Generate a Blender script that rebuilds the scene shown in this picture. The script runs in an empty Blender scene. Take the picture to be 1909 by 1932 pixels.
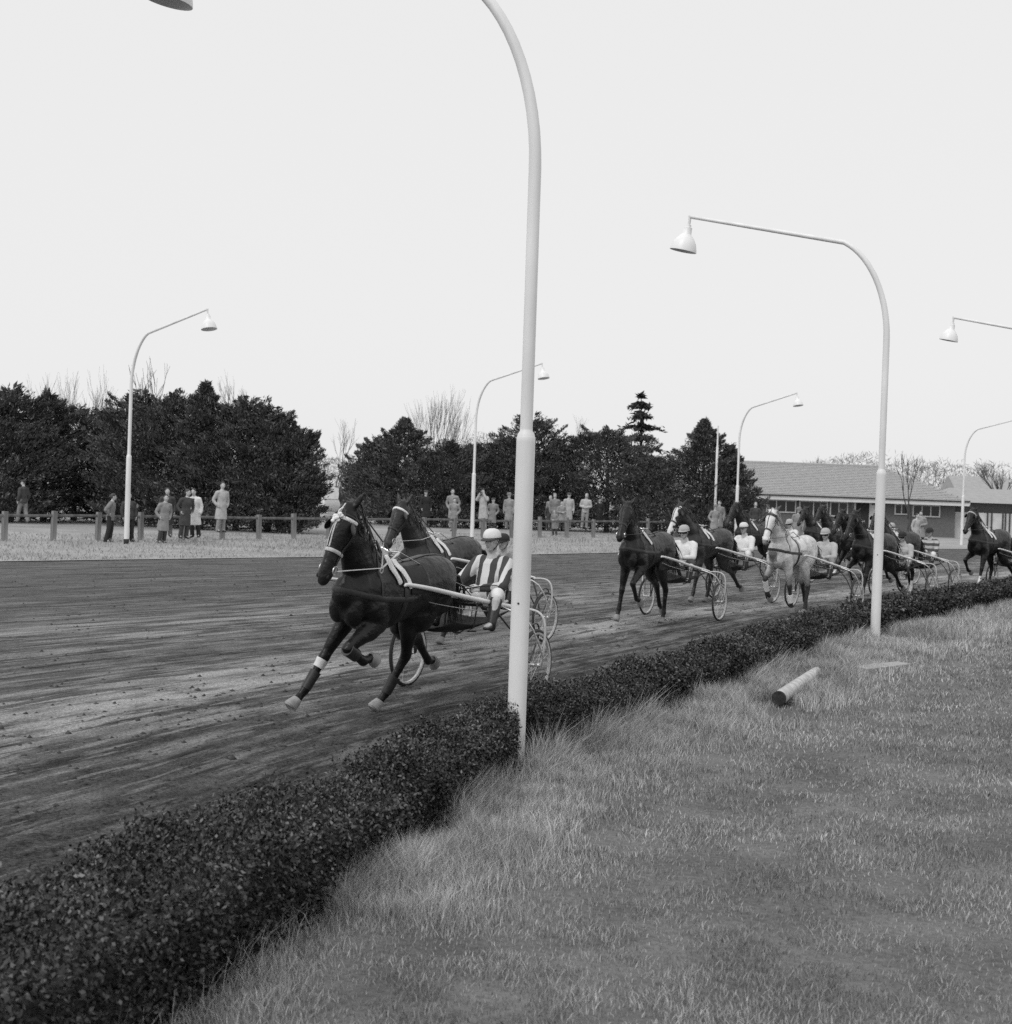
import bpy, math, random
import numpy as np
from mathutils import Vector, Matrix, Quaternion
from mathutils.bvhtree import BVHTree

# ------------------------------------------------------------------ camera, sky, light
S = bpy.context.scene
COL = S.collection
rnd = random.Random(7)
RNG = np.random.default_rng(11)
R = math.radians

EYE = 2.4                      # camera height above the lawn
FPX = 2557.0                   # focal length in reference pixels (picture 1909 wide)
_up = Vector((.035, 1, .0137)).normalized()          # world up seen from the camera
_fw = Vector((0, 0, -1)); _Y = (_fw - _up * _fw.dot(_up)).normalized(); _X = _Y.cross(_up)
ROT = Matrix((_X, _Y, _up))    # world = ROT @ camera
cam_d = bpy.data.cameras.new('camera')
cam = bpy.data.objects.new('camera', cam_d); COL.objects.link(cam)
cam.matrix_world = Matrix.Translation((0, 0, EYE)) @ ROT.to_4x4()
cam_d.sensor_fit = 'HORIZONTAL'; cam_d.sensor_width = 56.0
cam_d.lens = FPX / 1909 * 56.0
cam_d.clip_start = .1; cam_d.clip_end = 6000
cam_d.dof.use_dof = True; cam_d.dof.focus_distance = 15.5; cam_d.dof.aperture_fstop = 6.3
S.camera = cam

w = bpy.data.worlds.new('World'); S.world = w; w.use_nodes = True
nt = w.node_tree; nt.nodes.clear()
SUN_EL, SUN_AZ = R(48), R(215)   # sun behind the camera, a little left (azimuth clockwise from +Y)
sky = nt.nodes.new('ShaderNodeTexSky'); sky.sky_type = 'NISHITA'; sky.sun_disc = False
sky.sun_elevation = SUN_EL; sky.sun_rotation = SUN_AZ
sky.air_density = 1.0; sky.dust_density = 4.0
bw = nt.nodes.new('ShaderNodeRGBToBW'); mx = nt.nodes.new('ShaderNodeMix'); mx.data_type = 'FLOAT'
mx.inputs[0].default_value = .88; mx.inputs[3].default_value = 9.2     # even overcast deck over the clear sky
bg = nt.nodes.new('ShaderNodeBackground'); bg.inputs[1].default_value = .1
wo = nt.nodes.new('ShaderNodeOutputWorld')
nt.links.new(sky.outputs[0], bw.inputs[0]); nt.links.new(bw.outputs[0], mx.inputs[2])
nt.links.new(mx.outputs[0], bg.inputs[0]); nt.links.new(bg.outputs[0], wo.inputs[0])

sd = bpy.data.lights.new('sun', 'SUN'); sd.energy = 1.4; sd.angle = R(25); sd.color = (1, 1, 1)
sun = bpy.data.objects.new('sun', sd); COL.objects.link(sun)
sdir = Vector((math.sin(SUN_AZ) * math.cos(SUN_EL), math.cos(SUN_AZ) * math.cos(SUN_EL), math.sin(SUN_EL)))
sun.rotation_euler = sdir.to_track_quat('Z', 'Y').to_euler(); sun.location = (0, -10, 30)

S.view_settings.view_transform = 'Standard'; S.view_settings.look = 'None'
S.view_settings.exposure = 0.0; S.view_settings.gamma = 1.0
S.view_settings.use_curve_mapping = False
S.cycles.use_denoising = False      # keep the fine grain of the grass and of the film


def ray(x, y):
    return ROT @ Vector(((x - 954.5) / FPX, (966 - y) / FPX, -1))


def ground_at(x, y, z=0.0):
    r = ray(x, y); t = (z - EYE) / r.z
    return Vector((r.x * t, r.y * t, z))


def at_depth(x, y, d):
    r = ray(x, y); t = d / r.y
    return Vector((r.x * t, d, EYE + r.z * t))


# ------------------------------------------------------------------ materials
M = {}


def nodes(name):
    m = bpy.data.materials.new(name); m.use_nodes = True
    t = m.node_tree; b = t.nodes['Principled BSDF']
    return m, t, b


def L(t, a, b): t.links.new(a, b)


def grey(v): return (v, v, v, 1)


def mat(name, lo, hi=None, scale=6, rough=.7, bump=0., bscale=None, stretch=(1, 1, 1), spec=.5, metal=0., detail=6, c0=.35, c1=.65):
    """grey noise material: lo..hi is the colour range of the thing itself"""
    m, t, b = nodes(name)
    b.inputs['Roughness'].default_value = rough; b.inputs['Metallic'].default_value = metal
    b.inputs['Specular IOR Level'].default_value = spec
    tc = t.nodes.new('ShaderNodeTexCoord'); mp = t.nodes.new('ShaderNodeMapping')
    mp.inputs['Scale'].default_value = stretch; L(t, tc.outputs['Object'], mp.inputs[0])
    if hi is None:
        b.inputs['Base Color'].default_value = grey(lo)
    else:
        n = t.nodes.new('ShaderNodeTexNoise'); n.inputs['Scale'].default_value = scale; n.inputs['Detail'].default_value = detail
        L(t, mp.outputs[0], n.inputs['Vector'])
        r = t.nodes.new('ShaderNodeValToRGB'); r.color_ramp.elements[0].color = grey(lo); r.color_ramp.elements[1].color = grey(hi)
        r.color_ramp.elements[0].position = c0; r.color_ramp.elements[1].position = c1
        L(t, n.outputs[0], r.inputs[0]); L(t, r.outputs[0], b.inputs['Base Color'])
    if bump:
        n2 = t.nodes.new('ShaderNodeTexNoise'); n2.inputs['Scale'].default_value = bscale or scale * 3; n2.inputs['Detail'].default_value = 5
        L(t, mp.outputs[0], n2.inputs['Vector'])
        bp = t.nodes.new('ShaderNodeBump'); bp.inputs['Strength'].default_value = bump; bp.inputs['Distance'].default_value = .02
        L(t, n2.outputs[0], bp.inputs['Height']); L(t, bp.outputs[0], b.inputs['Normal'])
    M[name] = m
    return m


def leafmat(name, lo, hi, rough=.6, spec=.3, pos=.75, patch=0.0, pscale=.6):
    """every leaf its own grey, from lo to hi"""
    m, t, b = nodes(name)
    g = t.nodes.new('ShaderNodeNewGeometry')
    r = t.nodes.new('ShaderNodeValToRGB')
    r.color_ramp.elements[0].color = grey(lo); r.color_ramp.elements[1].color = grey(hi)
    e = r.color_ramp.elements.new(pos); e.color = grey(lo + (hi - lo) * .35)
    L(t, g.outputs['Random Per Island'], r.inputs[0])
    out = r.outputs[0]
    if patch:
        n = t.nodes.new('ShaderNodeTexNoise'); n.inputs['Scale'].default_value = pscale; n.inputs['Detail'].default_value = 4
        tc = t.nodes.new('ShaderNodeTexCoord'); L(t, tc.outputs['Object'], n.inputs['Vector'])
        mr = t.nodes.new('ShaderNodeMapRange'); mr.inputs[1].default_value = .35; mr.inputs[2].default_value = .65
        mr.inputs[3].default_value = 1 - patch; mr.inputs[4].default_value = 1 + patch
        L(t, n.outputs[0], mr.inputs[0])
        mm = t.nodes.new('ShaderNodeVectorMath'); mm.operation = 'SCALE'
        L(t, out, mm.inputs[0]); L(t, mr.outputs[0], mm.inputs['Scale']); out = mm.outputs[0]
    L(t, out, b.inputs['Base Color'])
    b.inputs['Roughness'].default_value = rough; b.inputs['Specular IOR Level'].default_value = spec
    M[name] = m
    return m


mat('white_paint', .66, .80, 3, .45, .05, 40, (1, 1, .25))
mat('white_paint_cool', .74, .84, 2, .4)
mat('dark_metal', .035, .06, 20, .4)
mat('black_paint', .02, .03, 10, .4)
mat('bright_metal', .55, .7, 20, .3, metal=.6)
mat('rubber', .02, .04, 30, .7)
mat('tyre_pale', .5, .62, 30, .6)
mat('leather', .018, .03, 40, .45)
mat('leather_pale', .42, .55, 30, .5)
mat('fleece', .72, .85, 60, .9, .5, 120)
mat('skin', .40, .52, 12, .55)
mat('skin_dark', .16, .22, 12, .55)
mat('cloth_white', .6, .74, 10, .85, .15, 60)
mat('cloth_cream', .36, .47, 10, .85, .15, 60)
mat('cloth_light', .22, .31, 8, .9, .2, 50)
mat('cloth_mid', .17, .24, 8, .9, .2, 50)
mat('cloth_dark', .045, .07, 8, .9, .2, 50)
mat('cloth_black', .018, .028, 8, .9, .2, 50)
mat('hair', .03, .06, 30, .6)
mat('hair_grey', .3, .4, 30, .6)
mat('eye', .01, None, rough=.1)
mat('wood_pale', .15, .27, 5, .85, .3, 20, (1, 1, .2))
mat('wood_grey', .10, .18, 5, .9, .3, 20, (1, 1, .2))
mat('bark', .04, .09, 8, .95, .6, 14, (1, 1, .3))
mat('bark_pale', .10, .2, 8, .95, .4, 14, (1, 1, .3))
mat('birch_skin', .36, .56, 9, .85, .5, 14)
mat('tar', .012, .03, 12, .8, .6, 20)
mat('concrete', .26, .40, 7, .9, .3, 20)
mat('hoof', .14, .26, 10, .6)
mat('hoof_pale', .22, .36, 10, .6)
mat('roof_tile', .31, .36, 3.0, .8, .2, 9)
mat('brick', .10, .15, 12, .9, .3, 20)
mat('plaster', .5, .62, 2, .9)
mat('glass_dark', .03, None, rough=.15)
mat('window_frame', .45, .55, 4, .6)
mat('fascia', .58, .66, 2, .7)
mat('car_paint', .42, .48, 2, .3)
mat('clod', .03, .075, 10, .95, .6, 40)
leafmat('hedge_leaf', .006, .17, .42, .25, .74, .35, 1.6)
leafmat('yew_leaf', .045, .19, .8, .15, .7, .45, .9)
leafmat('yew_leaf_soft', .025, .075, .7, .2, .7)
leafmat('fir_leaf', .035, .13, .7, .2, .7, .4, 1.1)
leafmat('shrub_leaf', .06, .16, .8, .2, .6)
leafmat('far_leaf_hazed', .16, .34, .8, .2, .6)  # haze put into the colour: leaves lightened so the far wood fades
leafmat('lawn_blade', .18, .50, .75, .1, .6, .3, .9)
leafmat('straw_blade', .26, .64, .68, .1, .6, .22, .8)
leafmat('verge_blade', .26, .44, .8, .1, .6, .15, .4)


def jersey_stripes(name, axis, dark, light, period, duty, centre=None):
    m, t, b = nodes(name)
    tc = t.nodes.new('ShaderNodeTexCoord'); sp = t.nodes.new('ShaderNodeSeparateXYZ'); L(t, tc.outputs['Object'], sp.inputs[0])
    n = t.nodes.new('ShaderNodeTexNoise'); n.inputs['Scale'].default_value = 6; L(t, tc.outputs['Object'], n.inputs['Vector'])
    ma = t.nodes.new('ShaderNodeMath'); ma.operation = 'MULTIPLY_ADD'; ma.inputs[1].default_value = .03
    L(t, n.outputs[0], ma.inputs[0]); L(t, sp.outputs[axis], ma.inputs[2])
    ab = t.nodes.new('ShaderNodeMath'); ab.operation = 'ABSOLUTE'; L(t, ma.outputs[0], ab.inputs[0])
    md = t.nodes.new('ShaderNodeMath'); md.operation = 'MODULO'; md.inputs[1].default_value = period; L(t, ab.outputs[0], md.inputs[0])
    gt = t.nodes.new('ShaderNodeMath'); gt.operation = 'GREATER_THAN'; gt.inputs[1].default_value = period * duty; L(t, md.outputs[0], gt.inputs[0])
    mix = t.nodes.new('ShaderNodeMix'); mix.data_type = 'RGBA'
    mix.inputs[6].default_value = grey(light); mix.inputs[7].default_value = grey(dark)
    L(t, gt.outputs[0], mix.inputs[0]); L(t, mix.outputs[2], b.inputs['Base Color'])
    b.inputs['Roughness'].default_value = .85; M[name] = m


jersey_stripes('jersey_vertical', 1, .05, .6, .125, .42)
jersey_stripes('jersey_hoops', 2, .06, .42, .16, .5)


def coat(name, base, hi, white=.7, dark=.02, dapple=0., rough=.37):
    """horse coat: attribute 'mark' paints white markings, 'points' the dark legs"""
    m, t, b = nodes(name)
    tc = t.nodes.new('ShaderNodeTexCoord'); n = t.nodes.new('ShaderNodeTexNoise'); n.inputs['Scale'].default_value = 9 if dapple else 4
    L(t, tc.outputs['Object'], n.inputs['Vector'])
    r = t.nodes.new('ShaderNodeValToRGB'); r.color_ramp.elements[0].color = grey(base); r.color_ramp.elements[1].color = grey(hi)
    r.color_ramp.elements[0].position = .38; r.color_ramp.elements[1].position = .62
    L(t, n.outputs[0], r.inputs[0])
    a1 = t.nodes.new('ShaderNodeAttribute'); a1.attribute_name = 'points'
    a2 = t.nodes.new('ShaderNodeAttribute'); a2.attribute_name = 'mark'
    m1 = t.nodes.new('ShaderNodeMix'); m1.data_type = 'RGBA'; m1.inputs[7].default_value = grey(dark)
    m2 = t.nodes.new('ShaderNodeMix'); m2.data_type = 'RGBA'; m2.inputs[7].default_value = grey(white)
    L(t, a1.outputs['Fac'], m1.inputs[0]); L(t, r.outputs[0], m1.inputs[6])
    L(t, a2.outputs['Fac'], m2.inputs[0]); L(t, m1.outputs[2], m2.inputs[6])
    L(t, m2.outputs[2], b.inputs['Base Color'])
    b.inputs['Roughness'].default_value = rough; b.inputs['Specular IOR Level'].default_value = .32
    n2 = t.nodes.new('ShaderNodeTexNoise'); n2.inputs['Scale'].default_value = 90; L(t, tc.outputs['Object'], n2.inputs['Vector'])
    n3 = t.nodes.new('ShaderNodeTexNoise'); n3.inputs['Scale'].default_value = 7; n3.inputs['Detail'].default_value = 3; L(t, tc.outputs['Object'], n3.inputs['Vector'])
    bq = t.nodes.new('ShaderNodeBump'); bq.inputs['Strength'].default_value = .55; bq.inputs['Distance'].default_value = .06; L(t, n3.outputs[0], bq.inputs['Height'])
    bp = t.nodes.new('ShaderNodeBump'); bp.inputs['Strength'].default_value = .25; bp.inputs['Distance'].default_value = .01
    L(t, n2.outputs[0], bp.inputs['Height']); L(t, bq.outputs[0], bp.inputs['Normal']); L(t, bp.outputs[0], b.inputs['Normal'])
    M[name] = m


coat('coat_dark', .009, .019, dark=.006)
coat('coat_brown', .016, .032, dark=.008)
coat('coat_bay', .022, .042, dark=.009)
coat('coat_grey', .50, .68, white=.75, dark=.035, dapple=1, rough=.6)


# ------------------------------------------------------------------ mesh helpers
def V(*a): return Vector(a)


def np_mesh(name, verts, faces, material, parent=None, smooth=False, uv=None):
    """verts (n,3), faces (m,k) with one k"""
    verts = np.asarray(verts, dtype=np.float32); faces = np.asarray(faces, dtype=np.int32)
    me = bpy.data.meshes.new(name); k = faces.shape[1]; m = len(faces)
    me.vertices.add(len(verts)); me.vertices.foreach_set('co', verts.ravel())
    me.loops.add(m * k); me.loops.foreach_set('vertex_index', faces.ravel())
    me.polygons.add(m); me.polygons.foreach_set('loop_start', np.arange(0, m * k, k, dtype=np.int32))
    me.polygons.foreach_set('loop_total', np.full(m, k, dtype=np.int32))
    if smooth: me.polygons.foreach_set('use_smooth', np.ones(m, dtype=bool))
    if uv is not None:
        ul = me.uv_layers.new(name='UVMap'); ul.data.foreach_set('uv', np.asarray(uv, dtype=np.float32)[faces.ravel()].ravel())
    me.update(calc_edges=True)
    if material: me.materials.append(M[material])
    o = bpy.data.objects.new(name, me); COL.objects.link(o)
    if parent: o.parent = parent
    return o


class MB:
    """collects simple shapes, then links them as one mesh object"""

    def __init__(self): self.v = []; self.f = []; self.mi = []; self.cur = 0

    def add(self, vs, fs):
        o = len(self.v); self.v += [tuple(p) for p in vs]
        for f in fs: self.f.append(tuple(i + o for i in f)); self.mi.append(self.cur)
        return self

    def tube(self, pts, rad, n=8, side=None, cap=True, sides=None, dome=False, smooth=0):
        pts = [Vector(p) for p in pts]
        rad = [r if isinstance(r, (tuple, list)) else (r, r) for r in (rad if isinstance(rad, (list, tuple)) and len(rad) == len(pts) and not (len(pts) == 2 and len(rad) == 2 and False) else [rad] * len(pts))]
        if smooth: pts, rad = catmull(pts, rad, smooth)
        if dome:
            t0 = (pts[0] - pts[1]).normalized(); t1 = (pts[-1] - pts[-2]).normalized(); r0 = rad[0]; r1 = rad[-1]
            m0 = min(r0); m1 = min(r1)
            pts = [pts[0] + t0 * m0 * .95, pts[0] + t0 * m0 * .6] + pts + [pts[-1] + t1 * m1 * .6, pts[-1] + t1 * m1 * .95]
            rad = [(r0[0] * .3, r0[1] * .3), (r0[0] * .8, r0[1] * .8)] + rad + [(r1[0] * .8, r1[1] * .8), (r1[0] * .3, r1[1] * .3)]
            if sides: sides = [sides[0]] * 2 + list(sides) + [sides[-1]] * 2
        vs = []; N = len(pts); prev = Vector(side) if side is not None else None
        for i, p in enumerate(pts):
            tg = (pts[min(i + 1, N - 1)] - pts[max(i - 1, 0)])
            tg = tg.normalized() if tg.length > 1e-9 else Vector((0, 0, 1))
            s = Vector(sides[i]) if sides else (prev if prev is not None else (Vector((0, 0, 1)).cross(tg) if abs(tg.z) < .9 else Vector((1, 0, 0))))
            s = (s - tg * s.dot(tg))
            s = s.normalized() if s.length > 1e-6 else tg.orthogonal().normalized()
            if not sides: prev = s if side is None else Vector(side)
            u = tg.cross(s); a, b = rad[i]
            for k in range(n):
                th = 2 * math.pi * k / n
                vs.append(p + s * (a * math.cos(th)) + u * (b * math.sin(th)))
        fs = [(i * n + k, i * n + (k + 1) % n, (i + 1) * n + (k + 1) % n, (i + 1) * n + k) for i in range(N - 1) for k in range(n)]
        if cap: fs.append(tuple(range(n - 1, -1, -1))); fs.append(tuple((N - 1) * n + k for k in range(n)))
        return self.add(vs, fs)

    def ell(self, c, r, rot=None, nu=12, nv=8):
        c = Vector(c); vs = []
        for j in range(nv + 1):
            ph = math.pi * j / nv
            for i in range(nu):
                th = 2 * math.pi * i / nu
                p = Vector((r[0] * math.sin(ph) * math.cos(th), r[1] * math.sin(ph) * math.sin(th), r[2] * math.cos(ph)))
                if rot is not None: p = rot @ p
                vs.append(c + p)
        fs = []
        for j in range(nv):
            for i in range(nu):
                a, b = j * nu + i, j * nu + (i + 1) % nu
                fs.append((a, a + nu, b + nu, b))
        return self.add(vs, fs)

    def box(self, c, s, rot=None, taper=1.0):
        c = Vector(c); vs = []
        for z in (-1, 1):
            k = 1 if z < 0 else taper
            for x, y in ((-1, -1), (1, -1), (1, 1), (-1, 1)):
                p = Vector((x * s[0] / 2 * k, y * s[1] / 2 * k, z * s[2] / 2))
                if rot is not None: p = rot @ p
                vs.append(c + p)
        return self.add(vs, [(3, 2, 1, 0), (4, 5, 6, 7), (0, 1, 5, 4), (1, 2, 6, 5), (2, 3, 7, 6), (3, 0, 4, 7)])

    def lathe(self, c, prof, n=24, axis=None, close=False):
        """prof: (radius, height) pairs round axis (default z)"""
        c = Vector(c); q = Vector((0, 0, 1)).rotation_difference(Vector(axis)).to_matrix() if axis is not None else Matrix.Identity(3)
        vs = [c + q @ Vector((r * math.cos(2 * math.pi * k / n), r * math.sin(2 * math.pi * k / n), h)) for r, h in prof for k in range(n)]
        P = len(prof)
        fs = [(i * n + k, i * n + (k + 1) % n, ((i + 1) % P) * n + (k + 1) % n, ((i + 1) % P) * n + k) for i in range(P if close else P - 1) for k in range(n)]
        return self.add(vs, fs)

    def build(self, name, material, parent=None, smooth=True):
        me = bpy.data.meshes.new(name); me.from_pydata(self.v, [], self.f); me.update()
        for mm in (material if isinstance(material, (list, tuple)) else [material]): me.materials.append(M[mm])
        if any(self.mi): me.polygons.foreach_set('material_index', self.mi)
        if smooth: me.polygons.foreach_set('use_smooth', [True] * len(me.polygons)); me.set_sharp_from_angle(angle=R(50))
        o = bpy.data.objects.new(name, me); COL.objects.link(o)
        if parent: o.parent = parent
        return o

    def fuse(self, name, material, parent=None, voxel=.015, smooth=4, fac=.5):
        """union of everything in one closed skin"""
        me = bpy.data.meshes.new(name); me.from_pydata(self.v, [], self.f); me.update()
        o = bpy.data.objects.new(name, me); COL.objects.link(o)
        md = o.modifiers.new('r', 'REMESH'); md.mode = 'VOXEL'; md.voxel_size = voxel; md.use_smooth_shade = True
        if smooth:
            ms = o.modifiers.new('s', 'SMOOTH'); ms.factor = fac; ms.iterations = smooth
        dg = bpy.context.evaluated_depsgraph_get()
        new = bpy.data.meshes.new_from_object(o.evaluated_get(dg))
        o.modifiers.clear(); o.data = new; bpy.data.meshes.remove(me); new.name = name
        new.materials.clear()
        for mm in (material if isinstance(material, (list, tuple)) else [material]): new.materials.append(M[mm])
        if parent: o.parent = parent
        return o


def catmull(pts, rad, sub):
    P = [pts[0] * 2 - pts[1]] + pts + [pts[-1] * 2 - pts[-2]]; Rr = [rad[0]] + rad + [rad[-1]]
    op, orr = [], []
    for i in range(1, len(P) - 2):
        for j in range(sub):
            t = j / sub
            f = lambda a, b, c, d: .5 * ((2 * b) + (c - a) * t + (2 * a - 5 * b + 4 * c - d) * t * t + (3 * b - a - 3 * c + d) * t ** 3)
            op.append(f(P[i - 1], P[i], P[i + 1], P[i + 2]))
            orr.append(tuple(max(.002, Rr[i][k] * (1 - t) + Rr[i + 1][k] * t) for k in (0, 1)))
    op.append(P[-2]); orr.append(Rr[-2])
    return op, orr


def empty(name, label, cat, loc=(0, 0, 0), rot=(0, 0, 0), group=None):
    o = bpy.data.objects.new(name, None); COL.objects.link(o); o.location = loc; o.rotation_euler = rot
    return tag(o, label, cat, group)


def tag(o, label=None, cat=None, group=None, kind=None):
    if label: o['label'] = label
    if cat: o['category'] = cat
    if group: o['group'] = group
    if kind: o['kind'] = kind
    return o


def copy_tree(o, parent=None):
    c = o.copy(); COL.objects.link(c); c.parent = parent
    for ch in list(o.children): copy_tree(ch, c)
    return c


def leaves(c, d, ln, wd, rng=RNG):
    """diamond leaves: centres (n,3), directions (n,3), length (n), width (n) -> verts, quads"""
    n = len(c)
    d = d / np.linalg.norm(d, axis=1, keepdims=True)
    r = rng.normal(size=(n, 3)); s = np.cross(d, r); s /= np.linalg.norm(s, axis=1, keepdims=True) + 1e-9
    ln = np.broadcast_to(ln, n)[:, None]; wd = np.broadcast_to(wd, n)[:, None]
    a = c - d * ln * .5; b = c + d * ln * .5; m = c - d * ln * .08
    nn = np.cross(d, s)
    v = np.stack([a, m + s * wd * .5 + nn * wd * .15, b, m - s * wd * .5 + nn * wd * .15], 1).reshape(-1, 3)
    return v, np.arange(4 * n).reshape(n, 4)


# ------------------------------------------------------------------ ground: hedge line, racing line, far edge (metres)
HEDGE = [(-4.2, -4), (-2.95, 1), (-1.92, 4.3), (-1.36, 6.15), (-.78, 8.1), (-.23, 9.95), (.13, 11.38), (2.55, 16.2), (6.1, 23.4), (12.0, 33.2), (22, 47), (42, 70), (85, 110), (300, 300)]
LINE = [(-17, -6), (-13, 0), (-8.2, 7), (-6.2, 10.2), (-4.76, 12.9), (-3.9, 14.7), (-2.4, 17.2), (.6, 22.2), (4.1, 28.2), (9.6, 37), (18.5, 50.5), (39, 73), (82, 113), (297, 303)]
EDGE = [(-52, -14), (-44, 0), (-33, 11), (-27, 18), (-21.5, 24.8), (-17, 30), (-12.8, 34.6), (-5.8, 42.2), (.0, 48), (7.2, 57), (16, 67), (33, 82), (75, 124), (290, 318)]
ZL, ZE = .10, .20


def resample(pts, n=14 * 12):
    P = [Vector((p[0], p[1])) for p in pts]
    out, _ = catmull([Vector((p.x, p.y, 0)) for p in P], [(1, 1)] * len(P), 12)
    return np.array([(p.x, p.y) for p in out])


Hc, Lc, Ec = resample(HEDGE), resample(LINE), resample(EDGE)
NS = len(Hc)


def seg(a, b, za, zb, k):
    f = np.linspace(0, 1, k)[:, None, None]
    xy = a[None] * (1 - f) + b[None] * f
    z = np.broadcast_to(za * (1 - f) + zb * f, (k, NS, 1))
    return np.concatenate([xy, z], 2)


def grid_faces(r, c): return np.array([(i * c + j, i * c + j + 1, (i + 1) * c + j + 1, (i + 1) * c + j) for i in range(r - 1) for j in range(c - 1)])


tr = np.concatenate([seg(Hc, Lc, 0, ZL, 9), seg(Lc, Ec, ZL, ZE, 13)[1:]], 0)
arc = np.concatenate([[0], np.cumsum(np.linalg.norm(np.diff(Lc, axis=0), axis=1))])
vv = np.concatenate([np.linspace(0, 5, 9), np.linspace(5, 22, 13)[1:]])
uvs = np.stack([np.broadcast_to(arc, (21, NS)), np.broadcast_to(vv[:, None], (21, NS))], 2).reshape(-1, 2)

# track material: dark cinders, pale packed streaks along the running direction
m, t, b = nodes('track')
uvn = t.nodes.new('ShaderNodeUVMap'); uvn.uv_map = 'UVMap'


def nz(scale3, sc, det=5, src=None, rough=.55):
    mp = t.nodes.new('ShaderNodeMapping'); mp.inputs['Scale'].default_value = scale3; L(t, src or uvn.outputs[0], mp.inputs[0])
    n = t.nodes.new('ShaderNodeTexNoise'); n.inputs['Scale'].default_value = sc; n.inputs['Detail'].default_value = det; n.inputs['Roughness'].default_value = rough
    L(t, mp.outputs[0], n.inputs['Vector']); return n.outputs[0]


def mrange(x, a, b2, c, d):
    n = t.nodes.new('ShaderNodeMapRange'); n.inputs[1].default_value = a; n.inputs[2].default_value = b2; n.inputs[3].default_value = c; n.inputs[4].default_value = d
    L(t, x, n.inputs[0]); return n.outputs[0]


def mth(op, x, y):
    n = t.nodes.new('ShaderNodeMath'); n.operation = op
    for i, q in enumerate((x, y)):
        if isinstance(q, (int, float)): n.inputs[i].default_value = q
        else: L(t, q, n.inputs[i])
    return n.outputs[0]


tcn = t.nodes.new('ShaderNodeTexCoord'); obc = tcn.outputs['Object']
sepuv = t.nodes.new('ShaderNodeSeparateXYZ'); L(t, uvn.outputs[0], sepuv.inputs[0])
lane = t.nodes.new('ShaderNodeValToRGB')
lr = lane.color_ramp; lr.elements[0].position = 0; lr.elements[0].color = grey(.02); lr.elements[1].position = 1; lr.elements[1].color = grey(.12)
for pos, val in ((.08, .06), (.14, .22), (.185, .42), (.215, .95), (.232, 1.0), (.25, .5), (.29, .2), (.36, .42), (.44, .48), (.52, .26), (.62, .10)):
    e = lr.elements.new(pos); e.color = grey(val)
wob = mth('ADD', sepuv.outputs[1], mrange(nz((.05, .2, 1), 1, 3), .3, .7, -.5, .5))
L(t, mth('DIVIDE', wob, 22.0), lane.inputs[0])
st1 = nz((.22, 4.0, 1), 1, 6, rough=.6); st2 = nz((.95, 10.0, 1), 1, 5, rough=.6); dk = nz((.7, 4.2, 1), 1, 6, rough=.65); brk = nz((.55, 1.6, 1), 1, 5)
lv = mth('MULTIPLY', lane.outputs[0], .16)
st3 = nz((.9, 3.2, 1), 1, 6, rough=.65); streak = mrange(mth('ADD', mth('ADD', mth('MULTIPLY', st1, .62), mth('MULTIPLY', st3, .38)), lv), .515, .60, 0, 1)
fine = mrange(mth('ADD', st2, mth('MULTIPLY', lane.outputs[0], .09)), .565, .63, 0, .78)
tot = mth('MAXIMUM', mth('MULTIPLY', streak, mrange(brk, .38, .58, .15, 1)), fine)
tot = mth('MULTIPLY', tot, mrange(lane.outputs[0], 0, .7, .22, 1.0))
grit = nz((1, 1, 1), 38, 4, obc, .7); grit2 = nz((1, 1, 1), 7, 5, obc)
grit3 = nz((1, 1, 1), 95, 3, obc, .7); base = mth('ADD', mth('ADD', mrange(grit, .3, .7, .018, .12), mrange(grit3, .3, .7, -.012, .02)), mth('ADD', mrange(grit2, .35, .65, -.008, .022), mrange(nz((.9, 2.6, 1), 1, 5), .38, .62, -.022, .022)))
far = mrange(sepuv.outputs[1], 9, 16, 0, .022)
pale_tone = mrange(grit, .3, .7, .15, .58)  # own tone of the pale packed streaks
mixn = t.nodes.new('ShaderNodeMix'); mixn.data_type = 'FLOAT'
L(t, tot, mixn.inputs[0]); L(t, mth('MAXIMUM', mth('ADD', mth('ADD', base, far), mrange(sepuv.outputs[1], 1.5, 4.6, -.026, 0)), .010), mixn.inputs[2]); L(t, pale_tone, mixn.inputs[3])
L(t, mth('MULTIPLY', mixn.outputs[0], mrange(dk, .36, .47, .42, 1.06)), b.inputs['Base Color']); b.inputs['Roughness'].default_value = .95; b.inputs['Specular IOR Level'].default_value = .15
bp = t.nodes.new('ShaderNodeBump'); bp.inputs['Strength'].default_value = 1.0; bp.inputs['Distance'].default_value = .06
hgt = mth('ADD', mth('MULTIPLY', grit2, .8), mth('ADD', mth('MULTIPLY', grit, .5), mth('MULTIPLY', st2, .9)))
L(t, hgt, bp.inputs['Height']); L(t, bp.outputs[0], b.inputs['Normal'])
M['track'] = m


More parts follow.
